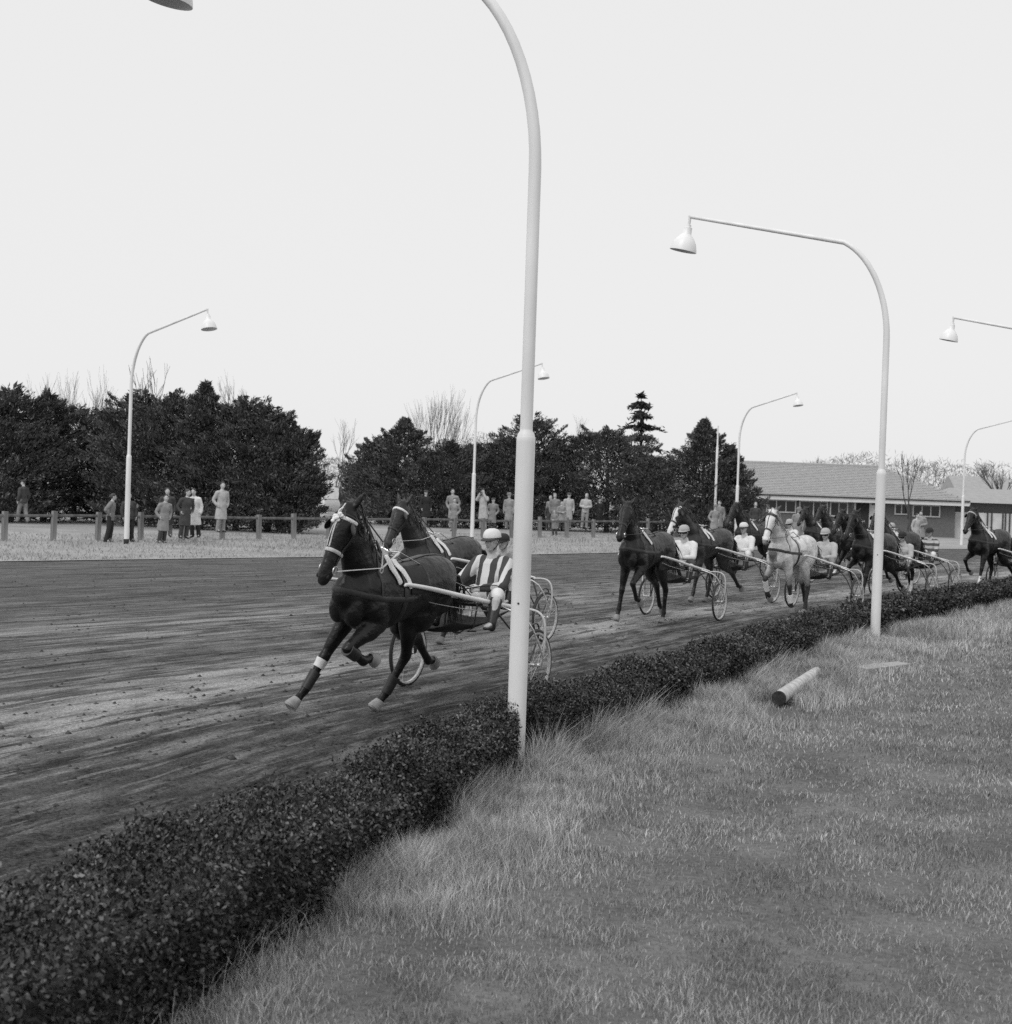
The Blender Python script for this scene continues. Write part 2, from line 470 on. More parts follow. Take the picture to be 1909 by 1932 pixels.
def grassmat(name, lo, hi, s1, s2):
    m, t, b = nodes(name)
    tc = t.nodes.new('ShaderNodeTexCoord')
    a = t.nodes.new('ShaderNodeTexNoise'); a.inputs['Scale'].default_value = s1; a.inputs['Detail'].default_value = 6; L(t, tc.outputs['Object'], a.inputs['Vector'])
    c = t.nodes.new('ShaderNodeTexNoise'); c.inputs['Scale'].default_value = s2; c.inputs['Detail'].default_value = 4; L(t, tc.outputs['Object'], c.inputs['Vector'])
    ad = t.nodes.new('ShaderNodeMath'); ad.operation = 'MULTIPLY_ADD'; ad.inputs[1].default_value = .6; L(t, c.outputs[0], ad.inputs[0]); L(t, a.outputs[0], ad.inputs[2])
    r = t.nodes.new('ShaderNodeValToRGB'); r.color_ramp.elements[0].color = grey(lo); r.color_ramp.elements[1].color = grey(hi)
    r.color_ramp.elements[0].position = .6; r.color_ramp.elements[1].position = 1.0
    L(t, ad.outputs[0], r.inputs[0]); L(t, r.outputs[0], b.inputs['Base Color']); b.inputs['Roughness'].default_value = .95
    b.inputs['Specular IOR Level'].default_value = .1
    bp = t.nodes.new('ShaderNodeBump'); bp.inputs['Strength'].default_value = .8; bp.inputs['Distance'].default_value = .05
    L(t, c.outputs[0], bp.inputs['Height']); L(t, bp.outputs[0], b.inputs['Normal'])
    M[name] = m


grassmat('lawn', .10, .20, 1.2, 22)
grassmat('verge', .27, .40, .5, 9)
grassmat('field', .12, .2, .1, 2)

tag(np_mesh('ground', [(-3000, -3000, -.3), (3000, -3000, -.3), (3000, 3000, -.3), (-3000, 3000, -.3)], [(0, 1, 2, 3)], 'field'), kind='structure')
tag(np_mesh('track', tr.reshape(-1, 3), grid_faces(21, NS)[:, ::-1], 'track', uv=uvs, smooth=True), kind='structure')
# lawn on the camera's side of the hedge
right = Hc + np.array([400., -160.]) * np.linspace(.2, 1, NS)[:, None]
mid = Hc + np.array([1., -.45]) * 6
lw = np.concatenate([seg(Hc, mid, 0, 0, 3), seg(mid, right, 0, 0, 3)[1:]], 0)
tag(np_mesh('lawn', lw.reshape(-1, 3), grid_faces(5, NS), 'lawn'), kind='structure')
# grass verge and field beyond the track
out1 = Ec + np.array([-.7, .72]) * 14; out2 = Ec + np.array([-900., 900.])
zz = np.concatenate([seg(Ec, out1, ZE + .02, .34, 5), seg(out1, out2, .34, .34, 4)[1:]], 0)
tag(np_mesh('verge', zz.reshape(-1, 3), grid_faces(8, NS)[:, ::-1], 'verge', smooth=True), kind='structure')


def track_z(p):
    """height of the track surface under a point"""
    q = np.array([p[0], p[1]])
    i = int(np.argmin(np.linalg.norm(tr.reshape(-1, 3)[:, :2] - q, axis=1)))
    return float(tr.reshape(-1, 3)[i, 2])


# ------------------------------------------------------------------ horses
def leg_front(side, a, k, p, splay=0.):
    """elbow, knee, fetlock, coronet, sole points; angles in degrees from straight down, + is forward"""
    def d(ang): return V(math.sin(R(ang)), side * math.sin(R(splay)), -math.cos(R(ang)))
    E0 = V(.46, side * .155, .97); kn = E0 + d(a) * .44; fe = kn + d(a - k) * .33; co = fe + d(a - k + p) * .12
    return [V(.54, side * .14, 1.16), E0, kn, fe, co], d(a - k + p * .6)


def leg_hind(side, th, g, c, p, splay=0.):
    def d(ang): return V(math.sin(R(ang)), side * math.sin(R(splay)), -math.cos(R(ang)))
    hp = V(-.60, side * .13, 1.24); st = hp + d(th) * .42; hk = st + d(g) * .45; fe = hk + d(c) * .40; co = fe + d(p) * .11
    return [hp, st, hk, fe, co], d(c * .5 + p * .5)


TROT = dict(FR=(26, 0, 16, 7), FL=(64, 128, -35, 0), HL=(50, -20, 20, 40, -9), HR=(14, -62, -52, -85, 3))
TROT_B = dict(FL=(16, 0, 14, 2), FR=(60, 96, -45, 0), HR=(40, -26, 12, 34, 0), HL=(10, -58, -46, -75, 2))
TROT_C = dict(FR=(8, 0, 10, 2), FL=(50, 85, -40, 0), HL=(32, -34, 2, 26, 0), HR=(8, -50, -30, -60, 2))
TROT_D = dict(FL=(-14, 2, -6, 2), FR=(48, 76, -30, 0), HR=(10, -52, -26, -40, 0), HL=(40, -26, 14, 34, 2))


def horse(label, loc, yaw, coatm, pose, head=62, hyaw=0., roll=-3., neck=0., socks=None, blaze=0., browband=True, rosette=False,
          fleece=2, cloth=None, bands=(), rein_ends=None, rein_mat='leather', detail=1, points=.8, noseband='leather', blinkers=True, collar=True, scale=1.0):
    mb = MB(); Yx = V(0, 1, 0)
    # trunk
    tk = [(-.92, 1.26, .10, .13), (-.84, 1.28, .19, .22), (-.68, 1.275, .255, .275), (-.45, 1.255, .275, .30), (-.2, 1.215, .275, .30), (.08, 1.175, .285, .325), (.34, 1.165, .27, .36), (.56, 1.19, .235, .345), (.74, 1.22, .19, .27), (.84, 1.235, .12, .17)]
    mb.tube([V(x, 0, z + .022) for x, z, _, _ in tk], [(a * .88, b * .92) for _, _, a, b in tk], 20, side=Yx, dome=True, smooth=3)
    for s in (1, -1):
        mb.ell((.50, s * .145, 1.16), (.16, .085, .27), Matrix.Rotation(R(18), 3, 'Y'))
        mb.ell((-.60, s * .13, 1.21), (.25, .125, .25))
        mb.ell((.74, s * .08, 1.10), (.11, .09, .16))
        mb.ell((-.42, s * .13, 1.0), (.16, .09, .19), Matrix.Rotation(R(-25), 3, 'Y'))
        mb.ell((.42, s * .165, 1.0), (.1, .075, .13))
    mb.ell((.30, 0, 1.47), (.24, .07, .1))
    # neck and head
    nk = Matrix.Rotation(R(-neck), 3, 'Y'); piv = V(.55, 0, 1.35)
    hy = Matrix.Rotation(R(hyaw), 3, 'Z'); Npt = lambda x, z: piv + nk @ (V(x, 0, z) - piv)
    poll = Npt(1.06, 2.0)

    def hturn(p, f=1.0): return V(.62, 0, 0) + Matrix.Rotation(R(hyaw * f), 3, 'Z') @ (Vector(p) - V(.62, 0, 0))
    npt = [((.36, 1.25), (.19, .32)), ((.56, 1.40), (.14, .265)), ((.74, 1.58), (.105, .20)), ((.89, 1.76), (.085, .158)), ((1.0, 1.91), (.072, .125)), ((1.06, 2.0), (.066, .10))]
    mb.tube([hturn(Npt(*p), f) for (p, _), f in zip(npt, (0, .15, .4, .7, .9, 1))], [r for _, r in npt], 16, side=Yx, dome=True, smooth=2)
    hd = R(head); h = hturn(V(.62, 0, 0) + V(math.cos(hd), 0, -math.sin(hd))) - V(.62, 0, 0); h.normalize()
    nn = hturn(V(.62, 0, 0) + V(-math.sin(hd), 0, -math.cos(hd))) - V(.62, 0, 0); nn.normalize()
    sy = (hy @ Yx); po = hturn(poll); HL_ = .645

    def H(tt, n_, y=0.): return po + h * (tt * HL_) + nn * n_ + sy * y
    hs = [(-.05, .05, .055, .075), (.02, .05, .078, .105), (.13, .055, .096, .132), (.25, .066, .10, .148), (.38, .066, .084, .142), (.52, .056, .064, .112), (.66, .048, .055, .09), (.80, .046, .056, .079), (.92, .047, .06, .072), (1.0, .05, .047, .052)]
    mb.tube([H(a, b) for a, b, _, _ in hs], [(c * 1.08, d * 1.08) for _, _, c, d in hs], 16, side=sy, dome=True, smooth=2)
    rh = Matrix((h, sy, -nn)).transposed()
    for s in (1, -1):
        mb.ell(H(.30, .125, s * .052), (.085, .04, .085), rh)
        mb.ell(H(.235, .018, s * .08), (.05, .032, .034), rh)
        mb.ell(H(.92, .028, s * .04), (.042, .026, .03), rh)
        e0 = H(-.03, .015, s * .05); ed = (-h * .75 + sy * s * .38 - nn * .25).normalized()
        if coatm == 'coat_grey': ed = (-h * .75 + sy * s * .6 - nn * .2).normalized()
        mb.tube([e0 - ed * .02, e0 + ed * .03, e0 + ed * .085, e0 + ed * .145, e0 + ed * .185], [(.024, .02), (.034, .022), (.04, .02), (.026, .016), (.008, .008)], 8, side=(sy + h * .3 * s), dome=True)
    mb.ell(H(.93, .105), (.042, .036, .026), rh)
    # legs
    ff = [(.095, .135), (.072, .10), (.05, .056), (.036, .043), (.036, .042)]
    legs = {}; hoof_pts = []
    fore = {'FR': -1, 'FL': 1}
    for key, s in fore.items():
        a, k, p, sp = pose[key]; pts, hdv = leg_front(s, a, k, p, sp); legs[key] = (pts, hdv)
        e, kn, fe, co = pts[1:]
        mb.tube([pts[0], e, e.lerp(kn, .45), e.lerp(kn, .85), kn, kn.lerp(fe, .2), kn.lerp(fe, .6), fe.lerp(kn, .12), fe, fe.lerp(co, .5), co],
                [(.1, .17), (.088, .135), (.068, .092), (.05, .06), (.054, .064), (.042, .05), (.035, .045), (.038, .05), (.044, .053), (.036, .042), (.044, .05)], 10, side=Yx, dome=True, smooth=2)
    for key, s in {'HR': -1, 'HL': 1}.items():
        th, g, c, p, sp = pose[key]; pts, hdv = leg_hind(s, th, g, c, p, sp); legs[key] = (pts, hdv)
        hp, st, hk, fe, co = pts
        mb.tube([hp, hp.lerp(st, .6), st, st.lerp(hk, .45), st.lerp(hk, .82), hk, hk.lerp(fe, .2), hk.lerp(fe, .6), fe.lerp(hk, .1), fe, fe.lerp(co, .5), co],
                [(.13, .24), (.13, .22), (.105, .175), (.074, .112), (.05, .07), (.054, .072), (.043, .056), (.036, .046), (.039, .05), (.044, .054), (.036, .042), (.045, .05)], 10, side=Yx, dome=True, smooth=2)
        back = (st - hk).normalized(); mb.ell(hk + back * .03 + V(-.035, 0, .02), (.035, .028, .05))
    zoff = -min((pts[4] + hv * .085).z for pts, hv in legs.values())
    base = loc
    root = empty('horse', label, 'horse', (base[0], base[1], base[2] + zoff * scale), (R(roll), 0, yaw), 'trotters racing on the track'); root.scale = (scale,) * 3
    body = mb.fuse('body', coatm, root, .0165 if detail else .024, 5, .5)
    # coat marks
    me = body.data; n = len(me.vertices); co_ = np.empty(n * 3, dtype=np.float32); me.vertices.foreach_get('co', co_); co_ = co_.reshape(-1, 3)
    mark = np.zeros(n, dtype=np.float32); pt_ = np.zeros(n, dtype=np.float32)

    def dseg(a, b):
        a = np.array(a); b = np.array(b); ab = b - a; tt = np.clip(((co_ - a) @ ab) / (ab @ ab), 0, 1)
        return np.linalg.norm(co_ - a - tt[:, None] * ab, axis=1)
    for key, (pts, hv) in legs.items():
        lo_ = np.minimum(dseg(pts[2], pts[3]), dseg(pts[3], pts[4])); up_ = dseg(pts[1], pts[2])
        pt_ = np.maximum(pt_, np.clip(1.4 - (lo_ - .045) / .05, 0, 1) * points)
        pt_ = np.maximum(pt_, np.clip(1. - (dseg(pts[1].lerp(pts[2], .45), pts[2]) - .05) / .05, 0, 1) * points * .7)
        if socks and key in socks:
            pt_ *= (dseg(pts[3], pts[4]) > .06); mark = np.maximum(mark, (dseg(pts[3].lerp(pts[2], socks[key]), pts[4]) < .058).astype(np.float32))
    if blaze:
        rel = co_ - np.array(po); th_ = rel @ np.array(h) / HL_; nf = rel @ np.array(nn); yy = np.abs(rel @ np.array(sy))
        wv = blaze * (1 + .25 * np.sin(th_ * 23))
        mark = np.maximum(mark, ((th_ > .05) & (th_ < 1.1) & (yy < wv) & (nf < .03)).astype(np.float32) * .95)
    if coatm == 'coat_grey':   # pale face, dark muzzle tip
        rel = co_ - np.array(po); th_ = rel @ np.array(h) / HL_; nf = rel @ np.array(nn); yy = np.abs(rel @ np.array(sy))
        face = (th_ > -.05) & (th_ < .94) & (nf < .2) & (nf > -.2) & (yy < .16)
        mark = np.maximum(mark, face * np.clip((.12 - nf) / .06, 0, 1) * .8)
        pt_ = np.maximum(pt_, ((th_ > .92) & (th_ < 1.15) & (yy < .08)) * .65)
        pt_ = np.maximum(pt_, ((th_ < -.08) & (yy > .03) & (yy < .3) & (nf < .1) & (nf > -.2)) * .9)
    for nm, arr in (('mark', mark), ('points', pt_)):
        at = me.attributes.new(nm, 'FLOAT', 'POINT'); at.data.foreach_set('value', arr.astype(np.float32))
    pv = [Vector(p) for p in co_.tolist()]; bvh = BVHTree.FromPolygons(pv, [tuple(p.vertices) for p in me.polygons])

    def surf(p, off=.006):
        q, nrm, _, _ = bvh.find_nearest(Vector(p))
        return (q + nrm * off, nrm) if q else (Vector(p), V(0, 0, 1))

    def strap(name, pts, wid, matn, thick=.004, sub=5, parent=root, off=.005):
        P, _ = catmull([Vector(p) for p in pts], [(1, 1)] * len(pts), sub)
        qs, ns = zip(*[surf(p, off) for p in P])
        sd = []
        for i, q in enumerate(qs):
            tg = (qs[min(i + 1, len(qs) - 1)] - qs[max(i - 1, 0)]).normalized(); sd.append(tg.cross(ns[i]).normalized() if tg.cross(ns[i]).length > 1e-5 else V(0, 1, 0))
        b_ = MB(); b_.tube(list(qs), [(wid / 2, thick)] * len(qs), 6, sides=sd); return b_.build(name, matn, parent)

    def ring(name, c, a, b2, nrm, wid, matn, t0=0, t1=360, k=36, thick=.005, off=.004, parent=root):
        """band round the body: rays from c in the plane a, b2"""
        P, sd = [], []
        for i in range(k + 1):
            th = R(t0 + (t1 - t0) * i / k); d = (a * math.cos(th) + b2 * math.sin(th)).normalized()
            q, n_, _, _ = bvh.ray_cast(c, d)
            if q is None: continue
            P.append(q + d * off); sd.append(nrm)
        if len(P) < 3: return None
        b_ = MB(); b_.tube(P, [(wid / 2, thick)] * len(P), 6, sides=sd); return b_.build(name, matn, parent)
    # hooves
    for key, (pts, hv) in legs.items():
        b_ = MB(); c0 = pts[4]; fwd = V(hv.z * -1, 0, hv.x) if True else None
        tw_ = V(-hv.z, 0, hv.x) * .022; b_.tube([c0 - hv * .02, c0 + hv * .005, c0 + hv * .04 + tw_ * .5, c0 + hv * .082 + tw_, c0 + hv * .086 + tw_], [(.040, .046), (.048, .055), (.054, .062), (.06, .072), (.05, .06)], 16, side=Yx)
        b_.build('hoof', 'hoof_pale' if (socks and key in socks) or detail == 2 else 'hoof', root)
    # eyes, nostrils
    for s in (1, -1):
        b_ = MB(); b_.ell(H(.235, .016, s * .094), (.022, .018, .018), rh); b_.build('eye', 'eye', root)
        b_ = MB(); q, _n = surf(H(.95, .018, s * .05), -.004); b_.ell(q, (.022, .012, .014), rh); b_.build('nostril', 'tar', root)
    # mane, forelock and tail
    b_ = MB(); rr = random.Random(sum(map(ord, label)))
    for i in range(70):
        f = i / 69; x = .50 + f * .52; z = 1.68 + f * .40
        p, _n = surf(hturn(Npt(x - .03, z + .04), min(1, f * 1.1)), 0); sd_ = -1 if rr.random() < .75 else 1
        ln = rr.uniform(.14, .24); o_ = V(rr.uniform(-.05, .02), sd_ * rr.uniform(.03, .07), 0)
        b_.tube([p, p + o_ * .8 + V(0, 0, .02), p + o_ * 1.3 + V(-.02, sd_ * .03, -ln * .55), p + o_ * 1.3 + V(-.04, sd_ * .03, -ln)], [(.014, .008), (.013, .008), (.010, .006), (.002, .002)], 4)
    for i in range(14):
        p = H(-.02, -.02, rr.uniform(-.03, .03)); b_.tube([p, p - nn * .05 + h * .05, p - nn * .055 + h * rr.uniform(.1, .16) + sy * rr.uniform(-.03, .03)], [.009, .008, .002], 4)
    b_.build('mane', 'hair' if coatm != 'coat_grey' else 'hair_grey', root)
    b_ = MB()
    for i in range(70):
        y = rr.gauss(0, .025); ln = rr.uniform(.25, .72); p = V(-.9, y * .5, 1.36)
        b_.tube([p, p + V(-.12, y, -.02), p + V(-.22 - rr.random() * .08, y * 1.6, -ln * .45), p + V(-.24 - rr.random() * .2, y * 2.2 + rr.gauss(0, .02), -ln)], [(.02, .02), (.016, .014), (.010, .008), (.001, .001)], 4)
    b_.build('tail', 'hair' if coatm != 'coat_grey' else 'hair_grey', root)
    # bridle
    ring('noseband', H(.6, .05), -nn, sy, h, .032, noseband)
    cr = ring('crown_strap', H(.1, .06), -nn, sy, (h * .9 + nn * .3).normalized(), .022, 'leather')
    if browband: ring('browband', H(.15, .055), -nn, sy, (h + nn * .1).normalized(), .032, 'fleece' if browband == True else browband, -96, 96, 24, .008, .006)
    for s in (1, -1):
        strap('cheek_strap', [H(.08, .04, s * .12), H(.35, .09, s * .12), H(.6, .06, s * .09), H(.82, .06, s * .08)], .02, 'leather')
        b_ = MB(); b_.lathe(H(.83, .068, s * .068), [(.034, -.005), (.042, -.005), (.042, .005), (.034, .005)], 16, axis=(sy * s), close=True); b_.build('bit_ring', 'bright_metal', root)
        if blinkers:
            b_ = MB(); q = H(.25, .01, s * .125); b_.ell(q, (.055, .008, .05), rh @ Matrix.Rotation(R(20 * s), 3, 'Z')); b_.build('blinker', 'leather', root)
    strap('face_strap', [H(-.02, -.02), H(.2, -.1), H(.4, -.1), H(.58, -.1)], .014, 'leather_pale' if detail == 2 else 'leather')
    strap('throat_strap', [H(.05, .02, .11), H(.2, .2, .09), H(.22, .28, 0), H(.2, .2, -.09), H(.05, .02, -.11)], .016, 'leather')
    if rosette:
        b_ = MB(); q, nr = surf(H(.17, -.09), .012)
        for i in range(11): b_.ell(q + h * rr.uniform(-.03, .045) + sy * rr.uniform(-.032, .032) - nn * rr.uniform(-.004, .012), (.019, .019, .015), rh, 8, 6)
        b_.build('rosette', 'fleece', root)
        b_ = MB(); b_.tube([H(.0, -.06), H(.08, -.115), H(.15, -.11)], .007, 6); b_.build('plume_ribbon', 'fleece', root)
        strap('face_ribbon', [H(.17, -.1), H(.35, -.1, -.03), H(.56, -.08, -.05)], .012, 'leather_pale')
    # body harness
    Zx, Xx = V(0, 0, 1), V(1, 0, 0)
    ring('girth', V(.17, 0, 1.2), Zx, Yx, (Xx + V(0, 0, .12)).normalized(), .075, 'leather', k=44)
    for j in range(fleece):
        x = .36 - .16 * j
        for s in (1, -1):
            P, sd_ = [], []
            for i in range(13):
                th = R(10 + i * (44 + 10 * j) / 12); d = V(0, s * math.sin(th), math.cos(th)); q, n_, _, _ = bvh.ray_cast(V(x - i * .007, 0, 1.2), d)
                if q: P.append(q + d * .014); sd_.append(Xx)
            if len(P) > 4:
                b_ = MB(); b_.tube(P, [(.034 + .006 * math.sin(i * .5), .016) for i in range(len(P))], 8, sides=sd_, dome=True); b_.build('saddle_pad', 'fleece', root)
    if cloth:
        for s in (1, -1):
            b_ = MB(); vs = []; nx_, nz_ = 6, 8
            for i in range(nx_ + 1):
                for j in range(nz_ + 1):
                    th = R(20 + 60 * j / nz_); d = V(0, s * math.sin(th), math.cos(th)); q, n_, _, _ = bvh.ray_cast(V(.1 - .30 * i / nx_, 0, 1.2), d)
                    vs.append((q or V(0, s * .28, 1.2)) + d * .012)
            fs = [(i * (nz_ + 1) + j, i * (nz_ + 1) + j + 1, (i + 1) * (nz_ + 1) + j + 1, (i + 1) * (nz_ + 1) + j) for i in range(nx_) for j in range(nz_)]
            b_.add(vs, fs); o_ = b_.build('saddle_cloth', cloth, root); md = o_.modifiers.new('t', 'SOLIDIFY'); md.thickness = .006
    if collar:
        strap('breast_collar', [V(.05, -.3, 1.2), V(.4, -.3, 1.22), V(.65, -.26, 1.24), V(.86, -.1, 1.27), V(.90, 0, 1.27), V(.86, .1, 1.27), V(.65, .26, 1.24), V(.4, .3, 1.22), V(.05, .3, 1.2)], .05, 'leather', sub=6)
        strap('neck_strap', [V(.55, -.25, 1.25), V(.55, -.15, 1.6), V(.5, 0, 1.75), V(.55, .15, 1.6), V(.55, .25, 1.25)], .022, 'leather', sub=6)
    strap('back_strap', [V(.2, 0, 1.6), V(-.2, 0, 1.6), V(-.6, 0, 1.6), V(-.9, 0, 1.42)], .028, 'leather')
    # overcheck rein: poll to saddle, straight in the air
    b_ = MB(); hook, _n = surf(V(.2, 0, 1.6), .04); b_.tube([H(-.03, -.02), H(-.06, -.0) + V(-.06, 0, .03), hook], .007, 6); b_.build('overcheck', 'leather', root)
    b_ = MB(); b_.ell(hook, (.03, .02, .03)); b_.tube([hook, hook + V(0, .1, .02)], .008, 6); b_.tube([hook, hook + V(0, -.1, .02)], .008, 6); b_.build('terret', 'bright_metal', root)
    if rein_ends:
        ri = Matrix.Rotation(-R(roll), 3, 'X')
        for s, end in zip((1, -1), rein_ends):
            e = ri @ (Vector(end) + V(0, 0, -zoff)); te = hook + V(0, s * .1, .02); p0 = H(.83, .07, s * .085)
            # the martingale ring pulls the rein down beside the neck
            q = V(.70, s * .26, 1.52 - .0) if detail == 2 else p0.lerp(te, .5) + V(0, s * .06, -.03)
            b_ = MB(); b_.tube([p0, q, te], (.011, .004), 6); b_.tube([te, te.lerp(e, .5) + V(0, 0, -.03), e], (.011, .004), 6); b_.build('rein', rein_mat, root)
            if detail == 2:
                b_ = MB(); b_.lathe(q + V(0, 0, -.02), [(.02, -.005), (.028, -.005), (.028, .005), (.02, .005)], 12, axis=(0, 1, 0), close=True)
                b_.tube([q, q + V(-.03, -s * .05, .22)], (.009, .004), 6); b_.build('rein_ring', 'leather_pale', root)
    for key, f0, f1, mt, seg_, gr in bands:
        pts = legs[key][0]; a, c = (pts[2], pts[3]) if seg_ == 'cannon' else ((pts[1], pts[2]) if seg_ == 'arm' else (pts[3], pts[4]))
        b_ = MB(); b_.tube([a.lerp(c, f0), a.lerp(c, (f0 + f1) / 2), a.lerp(c, f1)], [(.053 * gr, .062 * gr), (.048 * gr, .057 * gr), (.046 * gr, .055 * gr)], 14, side=Yx); b_.build('leg_bandage', mt, root)
    return root


# ------------------------------------------------------------------ people
def hand(mb, wr, d, pn, across, curl, k=1.0):
    """palm, four bent fingers of unequal length and a thumb; d along the hand, pn palm normal, across towards the thumb"""
    d = d.normalized(); pn = (pn - d * pn.dot(d)).normalized(); ac = across.dot(d.cross(pn)); ac = d.cross(pn) * (1 if ac > 0 else -1)
    rot = Matrix((ac, d, pn)).transposed()
    mb.ell(wr + d * .05 * k, (.042 * k, .056 * k, .019 * k), rot)
    for i, (o, l) in enumerate(((.03, .95), (.0105, 1.08), (-.0095, 1.0), (-.028, .78))):
        p = wr + d * .088 * k + ac * o * k; cur = d.copy(); pts = [p - d * .02, p]; an = 0
        for sl, f in ((.042, .75), (.028, 1.), (.022, .8)):
            an += R(curl * f); dd = d * math.cos(an) + pn * math.sin(an); p = p + dd * (sl * l * k); pts.append(p)
        mb.tube(pts, [.0105 * k, .0105 * k, .010 * k, .009 * k, .0075 * k], 8, dome=True)
    p = wr + d * .03 * k + ac * .032 * k; t1 = (d * .6 + ac * .7 + pn * .35).normalized(); t2 = (d * .8 + ac * .1 + pn * .6 * min(1, curl / 40)).normalized()
    mb.tube([p - t1 * .015, p + t1 * .035 * k, p + t1 * .035 * k + t2 * .05 * k], [.014 * k, .0125 * k, .0095 * k], 8, dome=True)


def head_shape(mb, c, f, u=None):
    """face with brow, nose, lips, chin and ears; c centre of the skull, f facing"""
    f = f.normalized(); u = (u or V(0, 0, 1)); u = (u - f * u.dot(f)).normalized(); s = u.cross(f)
    rot = Matrix((f, s, u)).transposed(); P = lambda a, b, z: c + f * a + s * b + u * z
    mb.ell(P(-.008, 0, .025), (.098, .078, .092), rot); mb.ell(P(.018, 0, -.045), (.072, .062, .078), rot)
    mb.ell(P(.052, 0, -.093), (.032, .034, .026), rot)               # chin
    for q in (1, -1):
        mb.ell(P(.066, q * .034, -.02), (.024, .024, .022), rot)     # cheek
        mb.ell(P(.078, q * .03, .028), (.016, .028, .010), rot)      # brow
        mb.ell(P(-.012, q * .078, -.015), (.022, .012, .034), rot)   # ear
        mb.ell(P(-.0, q * .05, -.06), (.035, .018, .035), rot)       # jaw angle
    mb.tube([P(.082, 0, .02), P(.098, 0, -.008), P(.11, 0, -.028)], [.011, .013, .016], 8, dome=True); mb.ell(P(.1, 0, -.033), (.016, .02, .011), rot)
    mb.ell(P(.082, 0, -.058), (.016, .024, .008), rot); mb.ell(P(.079, 0, -.07), (.016, .021, .008), rot)
    return P, rot


def cap_shape(P, rot, kind, root):
    """headgear and hair from the skull frame"""
    if kind == 'helmet' or kind == 'helmet_light' or kind == 'helmet_dark':
        mt = {'helmet': 'cloth_white', 'helmet_light': 'cloth_cream', 'helmet_dark': 'cloth_black'}[kind]
        b = MB(); vs = []
        b.lathe((0, 0, 0), [(.104, 0), (.108, .012), (.106, .04), (.094, .075), (.068, .103), (.034, .116), (.0, .119)], 24)
        b.v = [tuple(P(-.004, 0, .035) + rot @ Vector((x * 1.1, y, z))) for x, y, z in b.v]; o = b.build('helmet', mt, root)
        o.modifiers.new('t', 'SOLIDIFY').thickness = .006
        b = MB(); vs = []
        for i in range(13):
            th = R(-62 + 124 * i / 12); k = math.cos(th * 1.35)
            vs += [P(-.004 + .116 * math.cos(th), .107 * math.sin(th), .043), P(-.004 + (.118 + .065 * max(.05, k)) * math.cos(th), (.109 + .03 * max(0, k)) * math.sin(th), .024 - .006 * max(0, k))]
        b.add(vs, [(2 * i, 2 * i + 1, 2 * i + 3, 2 * i + 2) for i in range(12)]); o = b.build('peak', mt if kind != 'helmet' else 'cloth_dark', root); o.modifiers.new('t', 'SOLIDIFY').thickness = .006
        b = MB(); b.tube([P(-.004 + .114 * math.cos(R(a)), .108 * math.sin(R(a)), .038) for a in range(0, 361, 20)], (.005, .009), 6); b.build('helmet_band', 'cloth_black' if kind == 'helmet' else mt, root)
        for q in (1, -1):
            b = MB(); b.tube([P(-.01, q * .104, .03), P(.0, q * .084, -.045), P(.035, q * .045, -.105)], (.009, .003), 6); b.build('chin_strap', 'cloth_black', root)
    elif kind == 'hat':
        b = MB(); b.lathe((0, 0, 0), [(.155, .0), (.158, .006), (.112, .012), (.106, .03), (.1, .08), (.07, .1), (0, .095)], 20)
        b.v = [tuple(P(-.005, 0, .05) + rot @ Vector((x * 1.08, y * .95, z))) for x, y, z in b.v]; b.build('hat', 'cloth_mid', root)
    elif kind == 'cap':
        b = MB(); b.lathe((0, 0, 0), [(.1, 0), (.118, .02), (.115, .045), (.06, .072), (0, .074)], 20)
        b.v = [tuple(P(.0, 0, .052) + rot @ Vector((x * 1.08, y, z - .12 * x * (x > 0)))) for x, y, z in b.v]
        b.ell(P(.105, 0, .052), (.05, .07, .008), rot); b.build('cap', 'cloth_dark', root)
    elif kind in ('hair', 'hair_grey'):
        b = MB(); b.ell(P(-.02, 0, .042), (.1, .085, .088), rot); b.ell(P(-.06, 0, .0), (.055, .078, .08), rot); b.fuse('hair', kind, root, .016, 3)
    elif kind == 'scarf':
        b = MB(); b.ell(P(-.02, 0, .035), (.105, .09, .098), rot); b.ell(P(-.03, 0, -.05), (.08, .085, .07), rot); b.fuse('headscarf', 'cloth_light', root, .016, 3)


def limb(mb, pts, rad, n=10): mb.tube(pts, rad, n, dome=True, smooth=3)


